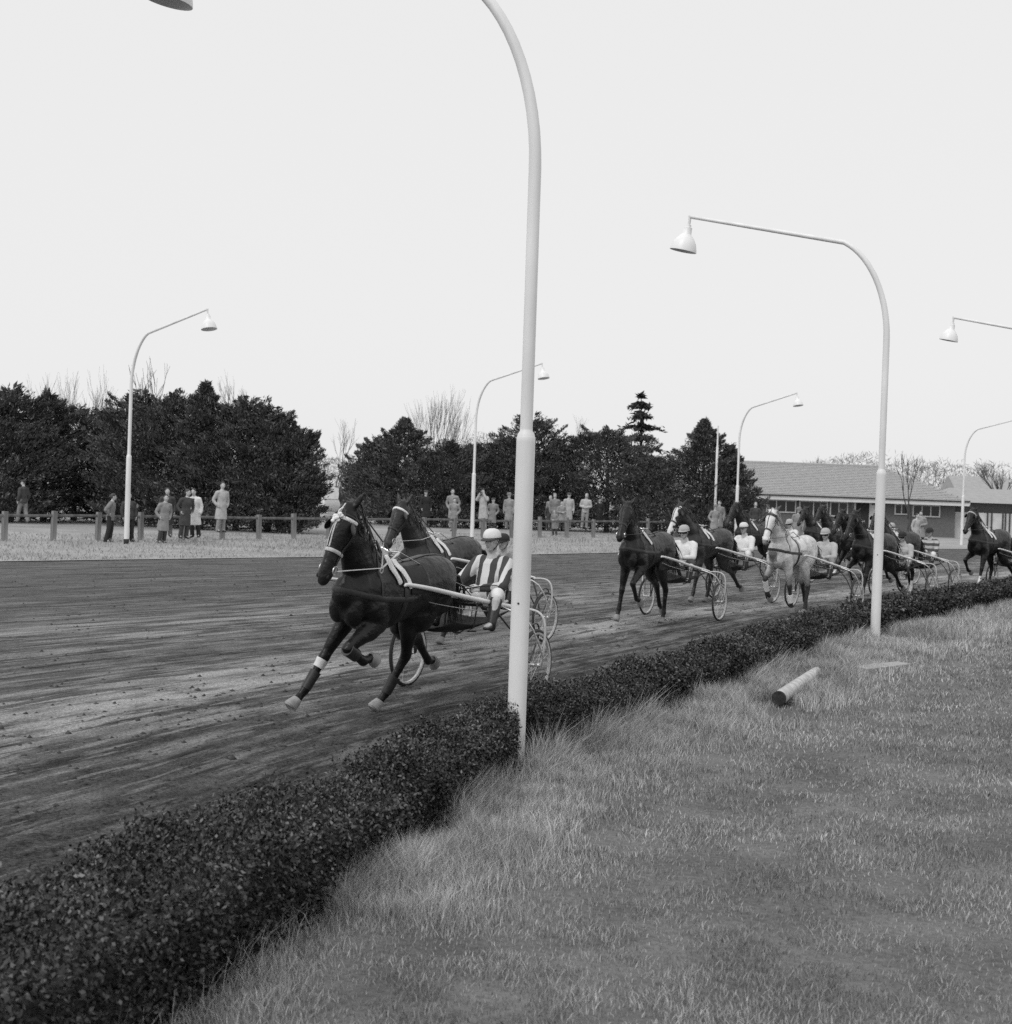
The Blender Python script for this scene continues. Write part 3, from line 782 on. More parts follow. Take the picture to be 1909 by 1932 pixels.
def driver(label, loc, yaw, jersey, breeches='cloth_white', head='helmet', goggles=False, look=0., hands_=None, group='drivers seated in the sulkies', detail=1, skin='skin', lean=0.):
    root = empty('person', label, 'person', loc, (0, 0, yaw), group)
    pel = V(-.02, 0, 1.06); che = V(-.03 + lean, 0, 1.36); nb = V(.0 + lean * 1.5, 0, 1.53); hc = V(.05 + lean * 1.7, 0, 1.715)
    f = Matrix.Rotation(R(look), 3, 'Z') @ V(1, 0, -.08)
    hands_ = hands_ or (V(.46, .14, 1.19), V(.46, -.14, 1.19))
    b = MB(); j = MB(); br = MB(); bo = {}
    b.tube([pel, che, nb], [(.13, .1), (.15, .11), (.08, .075)], 12, side=(0, 1, 0), dome=True, smooth=3)
    b.tube([nb - V(0, 0, .03), hc - V(.015, 0, .06)], [.058, .054], 10, dome=True)
    P, rot = head_shape(b, hc, f)
    j.tube([pel + V(0, 0, -.02), pel + V(.02, 0, .1), che + V(.02, 0, -.02), che + V(0, 0, .08), nb + V(-.01, 0, -.02), nb + V(0, 0, .03)], [(.175, .135), (.175, .14), (.19, .135), (.195, .125), (.1, .085), (.065, .06)], 14, side=(0, 1, 0), dome=True, smooth=2)
    for s, hp in zip((1, -1), hands_):
        sh = che + V(0, s * .19, .10); hp = Vector(hp)
        mid = sh.lerp(hp, .5) + V(-.06, s * .11, -.12); el = mid
        wr = hp - (hp - el).normalized() * .06
        limb(b, [sh, el, wr], [.05, .042, .028]); hand(b, wr, (hp - el), V(0, -s * .9, -.5), V(0, -s * .2, 1), 62)
        j.tube([sh - V(0, s * .06, 0), sh, sh.lerp(el, .5), el, el.lerp(wr, .5), wr - (wr - el).normalized() * .01], [.085, .088, .076, .066, .058, .045], 10, dome=True, smooth=2)
        hi = pel + V(.02, s * .1, -.03); kn = V(.45, s * .36, 1.13); an = V(.60, s * .37, .80); toe = V(.74, s * .38, .775)
        limb(b, [hi, kn, an], [.085, .058, .04]); b.tube([an, toe], [(.035, .03), (.035, .02)], 8, dome=True)
        br.tube([hi - V(.02, s * .05, 0), hi, hi.lerp(kn, .5), kn, kn.lerp(an, .25)], [(.1, .1), (.108, .108), (.1, .1), (.074, .074), (.062, .062)], 12, dome=True, smooth=2)
        q = MB(); q.tube([kn.lerp(an, .2), kn.lerp(an, .6), an, an + V(-.02, 0, -.045)], [.076, .069, .058, .05], 10, dome=True)
        q.tube([an + V(-.05, 0, -.05), an + V(.05, 0, -.04), toe + V(.02, 0, -.02)], [(.036, .035), (.042, .035), (.03, .02)], 10, side=(0, 1, 0), dome=True, smooth=2)
        q.fuse('boot', 'leather', root, .014, 3)
    br.ell(pel + V(0, 0, -.02), (.14, .17, .1))
    b.fuse('body', skin, root, .0085 if detail == 2 else .011, 2, .4)
    j.fuse('jersey', jersey, root, .014, 3); br.fuse('breeches', breeches, root, .016, 3)
    q = MB(); q.tube([nb + V(-.005, 0, .03), nb + V(.0, 0, .065)], [(.072, .066), (.064, .06)], 12, side=(0, 1, 0)); q.build('collar', 'cloth_white' if jersey != 'cloth_dark' else 'cloth_mid', root)
    for s in (1, -1):
        q = MB(); q.ell(P(.0745, s * .031, .008), (.011, .013, .009), rot, 10, 6); q.build('eye', 'eye', root)
    q = MB()
    for s in (1, -1): q.tube([P(.086, s * .014, .030), P(.085, s * .032, .034), P(.070, s * .05, .026)], .0055, 6)
    q.build('eyebrows', 'hair', root)
    q = MB(); q.tube([P(.088, -.022, -.0645), P(.097, 0, -.0635), P(.088, .022, -.0645)], .0035, 6); q.build('mouth', 'skin_dark', root)
    if goggles:
        q = MB(); q.tube([P(.124 * math.cos(R(a)) - .010, .092 * math.sin(R(a)), .006 + .004 * math.cos(R(2 * a))) for a in range(-64, 65, 8)], [(.008, .034 - .014 * (abs(a) < 6)) for a in range(-64, 65, 8)], 8); q.build('goggles', 'tar', root)
    cap_shape(P, rot, head, root)
    return root


def stander(label, loc, yaw, coatm='cloth_light', trousers='cloth_dark', head='hair', h=1.75, arms='down', long_coat=True, look=0., stride=0., open_front=False, skin='skin', group='spectators along the far fence'):
    k = h / 1.78
    root = empty('person', label, 'person', loc, (0, 0, yaw), group); root.scale = (k, k, k)
    pel = V(0, 0, .95); che = V(.0, 0, 1.28); nb = V(.0, 0, 1.47); hc = V(.025, 0, 1.655)
    b = MB(); c = MB(); tr_ = MB()
    b.tube([pel, che, nb], [(.13, .1), (.15, .11), (.08, .075)], 12, side=(0, 1, 0), dome=True, smooth=2)
    b.tube([nb - V(0, 0, .03), hc - V(.015, 0, .06)], [.055, .052], 10, dome=True)
    P, rot = head_shape(b, hc, Matrix.Rotation(R(look), 3, 'Z') @ V(1, 0, -.05))
    hem = .46 if long_coat else .80
    c.tube([V(0, 0, hem), V(0, 0, .7 if long_coat else .88), V(.01, 0, .98), V(.0, 0, 1.1), V(.01, 0, 1.28), V(-.01, 0, 1.40), V(0, 0, 1.50)], [(.23, .19) if long_coat else (.19, .15), (.21, .17) if long_coat else (.185, .145), (.18, .14), (.17, .13), (.19, .135), (.185, .115), (.075, .07)], 14, side=(0, 1, 0), smooth=3)
    for s in (1, -1):
        sh = V(0, s * .19, 1.39)
        if arms == 'down': el, hp = V(-.03, s * .26, 1.12), V(.05, s * .25, .86)
        elif arms == 'pockets': el, hp = V(-.07, s * .29, 1.12), V(.08, s * .2, .93)
        elif arms == 'hips': el, hp = V(-.08, s * .40, 1.15), V(.02, s * .20, 1.02)
        elif arms == 'clasped': el, hp = V(-.02, s * .27, 1.12), V(.22, s * .04, 1.06)
        elif arms == 'binoculars': el, hp = V(.14, s * .27, 1.28), V(.16, s * .06, 1.62)
        wr = hp - (hp - el).normalized() * .05
        limb(b, [sh, el, wr], [.05, .04, .027]); hand(b, wr, hp - el, V(.1, -s, 0), V(1, 0, .3), 28)
        c.tube([sh - V(0, s * .07, 0), sh, sh.lerp(el, .5), el, wr], [.08, .084, .072, .064, .052], 10, dome=True, smooth=2)
        st = s * stride; hi = V(0, s * .09, .93); kn = V(.04 + st * .5, s * .1, .5); an = V(st, s * .11, .1)
        limb(b, [hi, kn, an], [.085, .056, .04]); b.tube([an, an + V(.14, s * .02, -.05)], [.036, .028], 8, dome=True)
        tr_.tube([hi, hi.lerp(kn, .5), kn, kn.lerp(an, .6), an + V(0, 0, -.02)], [.105, .1, .082, .078, .082], 10, dome=True, smooth=2)
        q = MB(); q.tube([an + V(-.06, 0, -.05), an + V(.03, 0, -.045), an + V(.17, s * .02, -.065)], [(.038, .045), (.045, .05), (.035, .03)], 10, side=(0, 1, 0), dome=True, smooth=2); q.build('shoe', 'leather', root)
    tr_.ell(V(0, 0, .95), (.13, .165, .1))
    b.fuse('body', skin, root, .013, 2, .4); c.fuse('coat', coatm, root, .018, 3); tr_.fuse('trousers', trousers, root, .018, 3)
    if open_front:
        q = MB(); q.tube([V(.125, 0, 1.2), V(.135, 0, 1.3), V(.11, 0, 1.42)], [(.012, .01), (.05, .012), (.055, .012)], 8, side=(0, 1, 0)); q.build('waistcoat', 'cloth_black', root)
    if head in ('hat', 'cap'):
        q = MB(); q.ell(P(-.03, 0, .02), (.085, .083, .075), rot); q.fuse('hair', 'hair', root, .016, 2)
    cap_shape(P, rot, head, root)
    if arms == 'binoculars':
        q = MB()
        for s in (1, -1): q.tube([V(.13, s * .03, 1.65), V(.19, s * .035, 1.65), V(.25, s * .04, 1.65)], [.018, .022, .028], 10)
        q.build('binoculars', 'tar', root)
    return root


# ------------------------------------------------------------------ sulkies
def make_sulky():
    root = empty('sulky', 'x', 'sulky', (0, 0, 0), (0, 0, 0), 'sulkies drawn by the trotters')
    WR, WY = .375, .77
    for s in (1, -1):
        wheel = MB(); wheel.lathe((0, s * WY, WR), [(.335, -.016), (.352, -.02), (.364, -.014), (WR, 0), (.364, .014), (.352, .02), (.335, .016)], 40, axis=(0, 1, 0), close=True)
        wo_ = wheel.build('wheel', 'rubber', root)
        q = MB(); q.lathe((0, s * WY, WR), [(.318, -.013), (.338, -.017), (.338, .017), (.318, .013)], 40, axis=(0, 1, 0), close=True); q.build('rim', 'tyre_pale', wo_)
        q = MB()
        for i in range(20):
            a = 2 * math.pi * i / 20; o = .03 * (1 if i % 2 else -1); a2 = a + .25 * (1 if i % 4 < 2 else -1)
            q.tube([V(.02 * math.cos(a2), s * WY + o, WR + .02 * math.sin(a2)), V(.322 * math.cos(a), s * WY, WR + .322 * math.sin(a))], .0022, 4)
        tag(q.build('spokes', 'bright_metal', wo_), kind='stuff')
        q = MB(); q.lathe((0, s * WY, WR), [(.012, -.06), (.024, -.05), (.024, -.03), (.015, -.02), (.015, .02), (.024, .03), (.024, .05), (.012, .06)], 12, axis=(0, 1, 0)); q.build('hub', 'bright_metal', wo_)
        # outer arch over the wheel, inner fork and braces
        q = MB(); q.tube([V(0, s * .50, .93), V(0, s * .72, .94), V(0, s * .84, .88), V(0, s * .875, .72), V(0, s * .86, .5), V(0, s * .835, WR)], .0135, 8, smooth=4, dome=True)
        q.build('wheel_arch', 'white_paint' if s < 0 else 'leather_pale', root)
        q = MB(); q.tube([V(0, s * .53, .93), V(0, s * .62, .68), V(0, s * .685, WR)], .014, 8); q.build('fork', 'dark_metal', root)
        q = MB(); q.tube([V(.42, s * .46, 1.0), V(.2, s * .60, .72), V(0, s * .685, WR)], .011, 8); q.build('brace', 'dark_metal', root)
        q = MB(); q.tube([V(.30, s * .50, .98), V(.24, s * .78, .86), V(.03, s * .86, .5), V(0, s * .84, WR)], .010, 8, smooth=3); q.build('brace', 'bright_metal', root)
        q = MB(); q.tube([V(-.02, s * .685, WR), V(-.16, s * .72, .66), V(-.05, s * .75, .80), V(.14, s * .74, .74), V(.25, s * .70, .52)], .009, 8, smooth=4); q.build('mudguard_stay', 'dark_metal', root)
        q = MB(); q.tube([V(0, s * .68, WR), V(0, s * .845, WR)], .011, 8); q.build('axle', 'bright_metal', root)
        # long shaft
        sh_ = MB(); sh_.tube([V(-.16, s * .47, .93), V(.0, s * .47, .955), V(.8, s * .46, 1.08), V(1.5, s * .445, 1.20), V(1.95, s * .43, 1.265), V(2.02, s * .43, 1.26)], [.022, .024, .025, .023, .019, .012], 10, smooth=3, dome=True)
        so = sh_.build('shaft', 'white_paint', root)
        for x0 in (.62, 1.08):
            q = MB(); z = .955 + (x0) * .158; q.tube([V(x0 - .05, s * (.47 - .05 * x0), z - .008), V(x0 + .05, s * (.47 - .05 * (x0 + .05)), z + .008)], .028, 10); q.build('binding', 'cloth_white', so)
        q = MB(); q.tube([V(.4, s * .44, .93), V(.8, s * .42, .97), V(1.4, s * .37, 1.06), V(1.75, s * .34, 1.14)], (.012, .005), 6, smooth=3); q.build('trace', 'leather_pale', root)
        q = MB(); q.tube([V(.66, s * .44, 1.05), V(.66, s * .40, .78), V(.66, s * .33, .735), V(.66, s * .43, .745)], .009, 8); q.build('footrest', 'dark_metal', root)
    q = MB(); q.tube([V(0, -.55, .93), V(0, -.2, .945), V(0, .2, .945), V(0, .55, .93)], .018, 8); q.build('arch_bar', 'dark_metal', root)
    q = MB(); q.tube([V(.62, -.44, 1.05), V(.60, 0, 1.02), V(.62, .44, 1.05)], .013, 8, smooth=3); q.build('cross_bar', 'dark_metal', root)
    q = MB(); q.box((-.02, 0, .968), (.32, .34, .04)); q.ell((-.02, 0, .985), (.17, .18, .035)); q.fuse('seat', 'leather', root, .016, 3)
    q = MB(); q.tube([V(-.17, -.15, .98), V(-.21, -.13, 1.12), V(-.21, .13, 1.12), V(-.17, .15, .98)], .011, 8, smooth=3); q.build('seat_back', 'dark_metal', root)
    # dark mud apron slung under the driver's legs
    q = MB(); vs = []
    for i in range(9):
        f = i / 8; x = -.05 + f * 1.05; z = .80 - .09 * math.sin(f * math.pi * .9) - .02 * f
        for jy in range(7): y = -.42 + .14 * jy; vs.append(V(x, y * (1 - .08 * f), z + .10 * (abs(y) / .42) ** 2))
    q.add(vs, [(i * 7 + k, i * 7 + k + 1, (i + 1) * 7 + k + 1, (i + 1) * 7 + k) for i in range(8) for k in range(6)]); o = q.build('mud_apron', 'cloth_black', root); o.modifiers.new('t', 'SOLIDIFY').thickness = .012
    return root


# ------------------------------------------------------------------ the field of trotters
SULKY = None
RIDE = 1.78      # axle to the horse's middle


def rig(axle, head_deg, hl, sl, dl, hkw, dkw, hands_=None, hs=1.05, ss=1.0, ds=.95, dy=0., drop=0., hy0=0.):
    """horse, sulky and driver in line; axle (x, y); head_deg: heading away from straight towards the camera, to picture left"""
    global SULKY
    fx, fy = -math.sin(R(head_deg)), -math.cos(R(head_deg)); yaw = math.atan2(fy, fx)
    z = track_z(axle) + .004
    if SULKY is None: SULKY = make_sulky(); s = SULKY
    else: s = copy_tree(SULKY)
    s['label'] = sl; s.location = (axle[0], axle[1], z); s.rotation_euler = (0, 0, yaw); s.scale = (ss, ss, ss)
    rd = RIDE * (ss + hs) / 2; hp = (axle[0] + fx * rd - fy * hy0, axle[1] + fy * rd + fx * hy0); hz = track_z(hp) + .004
    hands_ = hands_ or (V(.46, .14, 1.19), V(.46, -.14, 1.19))
    lift = .965 * ss - .965 * ds - drop      # the seat carries the driver
    d_ = driver(dl, (axle[0] - fy * dy, axle[1] + fx * dy, z + lift), yaw, hands_=hands_, **dkw); d_.scale = (ds, ds, ds)
    ends = [(Vector(q) * ds + V(-rd + .03, dy, z - hz + lift)) / hs for q in hands_]
    return horse(hl, (hp[0], hp[1], hz), yaw, rein_ends=ends, scale=hs, **hkw)


rig((-.36, 15.75), 28, 'dark leading horse with white browband, white rosette and foreleg stretched forward',
    'sulky of the leading horse, partly behind the tall white lamp post', 'driver in vertically striped jersey and white helmet behind the leading horse',
    dict(coatm='coat_dark', pose=TROT, head=69, hyaw=4, roll=-10, rosette=True, cloth='cloth_black', detail=2, rein_mat='leather_pale', noseband='leather_pale',
         bands=(('FR', .05, .30, 'cloth_white', 'cannon', 1.06), ('FR', .42, .95, 'leather', 'cannon', .98), ('HL', .55, 1.0, 'leather', 'cannon', 1.06), ('FL', .0, .55, 'leather', 'cannon', 1.1))),
    dict(jersey='jersey_vertical', look=-8, detail=2, lean=-.05), (V(.55, .13, 1.18), V(.62, -.17, 1.25)), hs=1.1, ss=1.1, ds=.97, dy=.22, hy0=-.05)
rig((-.02, 21.5), 32, 'dark brown horse with white browband running just behind the leader', 'sulky of the second horse, its frame showing right of the tall lamp post',
    'driver in dark helmet mostly hidden behind the tall lamp post',
    dict(coatm='coat_bay', pose=TROT_B, head=58, hyaw=3, roll=-3, rein_mat='leather_pale', detail=1), dict(jersey='cloth_light', head='helmet_dark', breeches='cloth_cream', lean=.1), hs=1.02, ss=1.05, drop=.2, dy=.12)
rig((3.5, 26.4), 31, 'dark horse coming head on with one foreleg lifted, first of the following pack', 'sulky with a slender wheel behind the head-on dark horse',
    'driver in white jacket and dark goggles behind the head-on dark horse',
    dict(coatm='coat_dark', pose=TROT_C, head=56, hyaw=10, roll=-2, fleece=1, browband=False, blinkers=False), dict(jersey='cloth_white', head='helmet_light', goggles=True, breeches='cloth_dark'), (V(.44, .1, 1.2), V(.46, -.2, 1.22)))
rig((5.56, 31.5), 39, 'dark horse with broad white blaze between the head-on horse and the grey', 'sulky hidden between the blazed horse and the grey horse',
    'driver in white jacket and white helmet with dark peak behind the blazed horse',
    dict(coatm='coat_bay', pose=TROT_B, head=60, hyaw=-8, blaze=.06, browband=False), dict(jersey='cloth_white', head='helmet'))
rig((8.4, 40), 45, 'dark horse far out on the track beside the fence lamp post', 'sulky of the dark horse that runs widest', 'driver in white jersey and goggles showing above the back of the grey horse',
    dict(coatm='coat_brown', pose=TROT_C, head=55, detail=0, fleece=1, browband=False), dict(jersey='cloth_white', head='helmet_light', goggles=True))
rig((7.08, 29.9), 37, 'dappled grey horse with pale face and white bandage on its raised foreleg', 'sulky drawn by the grey horse', 'driver in cream smock and dark goggles behind the grey horse',
    dict(coatm='coat_grey', pose=TROT_D, head=62, hyaw=4, roll=-2, points=1., cloth='cloth_white', fleece=0, browband='leather', bands=(('FR', .1, .8, 'cloth_white', 'cannon', 1.0), ('FL', .5, 1., 'cloth_white', 'cannon', 1.0))),
    dict(jersey='cloth_cream', head='helmet_light', goggles=True, breeches='cloth_mid'))
rig((11.9, 45), 44, 'brown horse with pricked ears before the brick wall of the pavilion', 'sulky farthest out before the pavilion', 'driver bent low in white before the pavilion',
    dict(coatm='coat_brown', pose=TROT_B, head=50, neck=4, detail=0, fleece=1, browband=False), dict(jersey='cloth_white', head='helmet', lean=.08))
rig((11.7, 41), 47, 'dark horse with white fleece pads left of the second lamp post', 'sulky of the horse with white fleece pads', 'driver with pale helmet and goggles just right of the second lamp post',
    dict(coatm='coat_dark', pose=TROT, head=58, detail=0, socks={'FR': .3}, browband=False), dict(jersey='cloth_mid', head='helmet_light', goggles=True))
rig((11.6, 37.0), 46, 'dark horse half hidden behind the second lamp post', 'sulky with a white padded shaft right of the second lamp post', 'driver in hooped jersey and dark cap right of the second lamp post',
    dict(coatm='coat_dark', pose=TROT_C, head=55, detail=0, socks={'HL': .4}, browband=False), dict(jersey='jersey_hoops', head='cap_dark' if False else 'helmet_dark', breeches='cloth_white'))
rig((15.35, 40.6), 47, 'dark horse at the tail of the pack at the right edge', 'sulky at the tail of the pack, cut by the right edge', 'driver at the tail of the pack by the right edge',
    dict(coatm='coat_dark', pose=TROT_B, head=52, hyaw=6, detail=0, fleece=2, socks={'FL': .35}, browband='leather_pale'), dict(jersey='cloth_dark', head='helmet_light'), hs=1.14)

rig((12.4, 49.5), 44, 'dark horse farthest back in the bunch, behind the brown one', 'sulky farthest back behind the bunch', 'driver in grey farthest back behind the bunch',
    dict(coatm='coat_brown', pose=TROT, head=52, detail=0, fleece=1, browband=False), dict(jersey='cloth_light', head='helmet_dark'))
rig((10.2, 34.6), 42, 'black horse pressed close on the far side of the grey horse', 'sulky half hidden behind the second lamp post', 'driver in cream jersey and goggles just left of the second lamp post',
    dict(coatm='coat_dark', pose=TROT_B, head=56, detail=0, fleece=2, browband=False, cloth='cloth_black'), dict(jersey='cloth_cream', head='helmet_dark', goggles=True, lean=.06), drop=.1)

# whip carried by the leading driver
_f = V(-math.sin(R(28)), -math.cos(R(28)), 0); _l = V(-_f.y, _f.x, 0)
wp = lambda x, y, z: V(-.36, 15.75, 0) + _f * x * .97 + _l * (y * .97 + .22) + V(0, 0, z * .97 + .14)
q = MB(); q.tube([wp(.72, -.02, 1.20), wp(.58, .13, 1.24), wp(.35, .28, 1.26), wp(.1, .42, 1.14), wp(-.1, .55, .94)], [.009, .008, .006, .005, .003], 6, smooth=4)
tag(q.build('whip', 'leather'), 'thin curved black whip in the hand of the leading driver', 'whip')


# ------------------------------------------------------------------ lamp posts
def make_lamp():
    root = empty('lamp_post', 'x', 'lamp post', (0, 0, 0), (0, 0, 0), 'white gooseneck lamp posts round the track')
    q = MB(); q.lathe((0, 0, 0), [(.084, -.3), (.084, 2.95), (.084, 2.985), (.078, 3.0)], 28); q.build('pole', 'white_paint', root)
    q = MB(); q.lathe((0, 0, 0), [(.079, 2.99), (.076, 3.015), (.057, 3.045), (.056, 3.06)], 28); q.build('collar', 'white_paint', root)
    q = MB(); arc_ = [V(0, 0, 3.0), V(0, 0, 4.2), V(0, 0, 5.3)]
    # quarter bend leaning over into a long straight arm rising to the tip
    for i in range(1, 15):
        th = R(80) * i / 14; arc_.append(V(1.45 * (1 - math.cos(th)) * .67, 0, 5.3 + 1.62 * math.sin(th) + .14 * (i / 14) ** 2))
    e = arc_[-1]; tip = V(3.67, 0, 7.66); arc_ += [e.lerp(tip, .33), e.lerp(tip, .66), tip]
    rr_ = [(.056, .056)] * 3 + [(.055 - .012 * i / 14,) * 2 for i in range(1, 15)] + [(.04, .04), (.036, .036), (.032, .032)]
    q.tube(arc_, rr_, 20, side=(0, 1, 0)); q.build('arm', 'white_paint', root)
    ax = V(.2, 0, -1).normalized()
    q = MB(); q.tube([tip + V(.02, 0, .02), tip + V(.015, 0, -.06), tip + ax * .19], [.028, .026, .03], 12); q.build('bracket', 'white_paint', root)
    c = tip + ax * .17
    q = MB(); q.lathe(c, [(0, -.02), (.05, -.015), (.052, .02), (.075, .03), (.085, .15), (.10, .165), (.16, .23), (.215, .32), (.248, .44), (.252, .47), (.246, .47), (.238, .44), (.205, .33), (.15, .245), (.06, .2), (0, .2)], 32, axis=ax); q.build('lamp_shade', 'white_paint_cool', root)
    q = MB(); q.ell(c + ax * .32, (.055, .055, .08), V(0, 0, 1).rotation_difference(ax).to_matrix()); q.build('bulb', 'glass_dark', root)
    q = MB(); q.lathe((0, 0, 0), [(.0, .9), (.012, .9), (.012, .905), (0, .905)], 8); q.v = [(p[0], p[1], p[2] + .55) for p in q.v]
    return root


LP0 = make_lamp()
lamps = [((.155, 11.7), 162, 0, 'tallest and closest white lamp post, rising through the hedge in front of the leading driver', 1),
         ((6.51, 23.62), 153, 0, 'second white lamp post on the lawn edge with its whole curved arm in view', 0),
         ((15.3, 35.5), 150, 0, 'lamp post whose shade and arm enter at the right edge of the sky', 0),
         ((-12.56, 44.97), -37, .2, 'white lamp post before the dark yews with a black foot', 2),
         ((-1.45, 59), -42, .2, 'white lamp post across the track with its lamp beside the tall pole', 2),
         ((11.9, 70), -52, .2, 'slim white lamp post beside the last dark fir, left of the pavilion', 0),
         ((27.6, 82), -50, .2, 'slim lamp post before the white annex wall', 0),
         ((39.5, 106), 60, .2, 'faint thin lamp post far off at the right edge', 0)]
for i, (p, az, z, lab, foot) in enumerate(lamps):
    o = LP0 if i == 0 else copy_tree(LP0)
    o['label'] = lab; o.location = (p[0], p[1], z - (.10 if i == 0 else 0)); o.scale = (.972, .972, 1) if i == 0 else (1, 1, 1); o.rotation_euler = (0, R(.1) if i == 0 else 0, R(az))
    if i == 0:
        q = MB(); q.lathe((-.02, -.084, 1.56), [(0, .004), (.009, .003), (.01, -.003), (0, -.004)], 10, axis=(0, -1, 0)); s = q.build('bolt', 'black_paint', o); s.rotation_euler = (0, 0, -R(az))
    if foot == 2:
        q = MB(); q.lathe((0, 0, 0), [(.087, -.05), (.087, .24), (.0845, .25)], 20); q.build('foot_band', 'tar', o)
q = MB(); q.lathe((0, 0, 0), [(.075, 0), (.07, 2.5), (.065, 5.0), (.045, 5.1), (.04, 6.2), (0, 6.22)], 14)
fp = q.build('flag_pole', 'white_paint'); fp.location = (11.4, 74, .3); tag(fp, 'thin white pole without an arm before the last dark fir', 'pole')

# ------------------------------------------------------------------ hedge
def along(curve, s):
    """point and left normal at arc length s"""
    d = np.concatenate([[0], np.cumsum(np.linalg.norm(np.diff(curve, axis=0), axis=1))])
    x = np.interp(s, d, curve[:, 0]); y = np.interp(s, d, curve[:, 1])
    x2 = np.interp(s + .3, d, curve[:, 0]); y2 = np.interp(s + .3, d, curve[:, 1])
    t_ = np.stack([x2 - x, y2 - y], -1); t_ /= np.linalg.norm(t_, axis=-1, keepdims=True)
    return np.stack([x, y], -1), np.stack([-t_[..., 1], t_[..., 0]], -1), t_


HB = np.array([(p[0], p[1]) for p in Hc])
HD = np.concatenate([[0], np.cumsum(np.linalg.norm(np.diff(HB, axis=0), axis=1))])
HW, HH = .56, .50


def hedge_leaves(s0, s1, n, size, rng):
    s = rng.uniform(s0, s1, n); c, nl, _ = along(HB, s)
    lump = .07 * np.sin(s * 2.3) + .05 * np.sin(s * 5.1 + 1) + .03 * np.sin(s * 11.7)
    k = rng.random(n); a = np.empty(n); z = np.empty(n); d = np.empty((n, 3)); nb_ = np.clip((13.5 - s) / 6, 0, 1); W = HW + lump * .5 + nb_ * .70; Hh = HH + lump * .6 + nb_ * .09
    top = k < .42; fr = (k >= .42) & (k < .76); bk = (k >= .76) & (k < .86); ins = k >= .86
    u = rng.random(n); th = rng.normal(0, .05, n)
    a[top] = (u * W)[top]; z[top] = (Hh + th)[top] - .10 * (np.abs(u[top] - .5) * 2) ** 3
    a[fr] = (th * .9)[fr] + .05 * (1 - u[fr]); z[fr] = (u * Hh)[fr]
    a[bk] = (W + th)[bk]; z[bk] = (u * Hh)[bk]
    a[ins] = (rng.random(n) * W)[ins]; z[ins] = (rng.random(n) * Hh)[ins]
    stray = rng.random(n) < .05; z[stray & top] += rng.random((stray & top).sum()) * .10
    p = np.column_stack([c + nl * a[:, None], np.maximum(z, .02)])
    d[:] = rng.normal(size=(n, 3)) * .8; d[top, 2] += .5; d[fr, :2] -= nl[fr] * .7; d[fr, 2] -= .2
    # the shoots part on the lawn side of the lamp post
    q_ = p[:, :2] - np.array([.155, 11.7]); ok = ~((np.hypot(q_[:, 0], q_[:, 1]) < .42) & (q_[:, 0] > .0 - .1 * q_[:, 1]) & (q_[:, 1] < .1))
    p, d = p[ok], d[ok]; n = len(p)
    return leaves(p, d, size * rng.uniform(.6, 1.3, n), size * rng.uniform(.35, .75, n), rng)


HG = empty('hedge', 'low clipped dark hedge running along the inner edge of the track', 'hedge')
vs, fs, off = [], [], 0
for s0, s1, n, sz in ((3, 13, 130000, .030), (13, 19, 95000, .029), (19, 30, 90000, .04), (30, 46, 44000, .07), (46, 95, 24000, .14), (95, 180, 6000, .3)):
    v_, f_ = hedge_leaves(s0, s1, n, sz, RNG); vs.append(v_); fs.append(f_ + off); off += len(v_)
tag(np_mesh('leaves', np.concatenate(vs), np.concatenate(fs), 'hedge_leaf', HG), kind='stuff')
vs, fs = [], []
n = 5200; s = RNG.uniform(2, 60, n); c, nl, tt = along(HB, s); a = RNG.uniform(.1, HW - .1, n)
p0 = np.column_stack([c + nl * a[:, None], np.zeros(n)]); p1 = p0 + np.column_stack([nl * RNG.normal(0, .12, (n, 1)) + tt * RNG.normal(0, .1, (n, 1)), RNG.uniform(.25, .5, n)])
sd_ = np.column_stack([tt, np.zeros(n)]) * .006
tag(np_mesh('stems', np.stack([p0 - sd_, p0 + sd_, p1 + sd_ * .4, p1 - sd_ * .4], 1).reshape(-1, 3), np.arange(4 * n).reshape(n, 4), 'bark', HG), kind='stuff')
# shaded woody inside of the hedge
k = np.concatenate([np.linspace(1, 30, 240), np.linspace(30.6, 150, 200)]); c, nl, _ = along(HB, k); sec = [(.13, -.02), (.11, .3), (.16, .38), (.42, .38), (.47, .3), (.46, -.02)]
dent = .30 * np.exp(-(np.hypot(c[:, 0] - .1, c[:, 1] - 11.5) / .45) ** 2)
v_ = np.stack([np.column_stack([c + nl * np.maximum(a_, dent[:, None] + .06 * (a_ > .3)), np.full(len(k), z_) + .02 * np.sin(k * 9 + a_ * 20)]) for a_, z_ in sec], 1).reshape(-1, 3)
tag(np_mesh('twig_mass', v_, [(i * 6 + j, i * 6 + j + 1, (i + 1) * 6 + j + 1, (i + 1) * 6 + j) for i in range(len(k) - 1) for j in range(5)], 'bark', HG), kind='stuff')


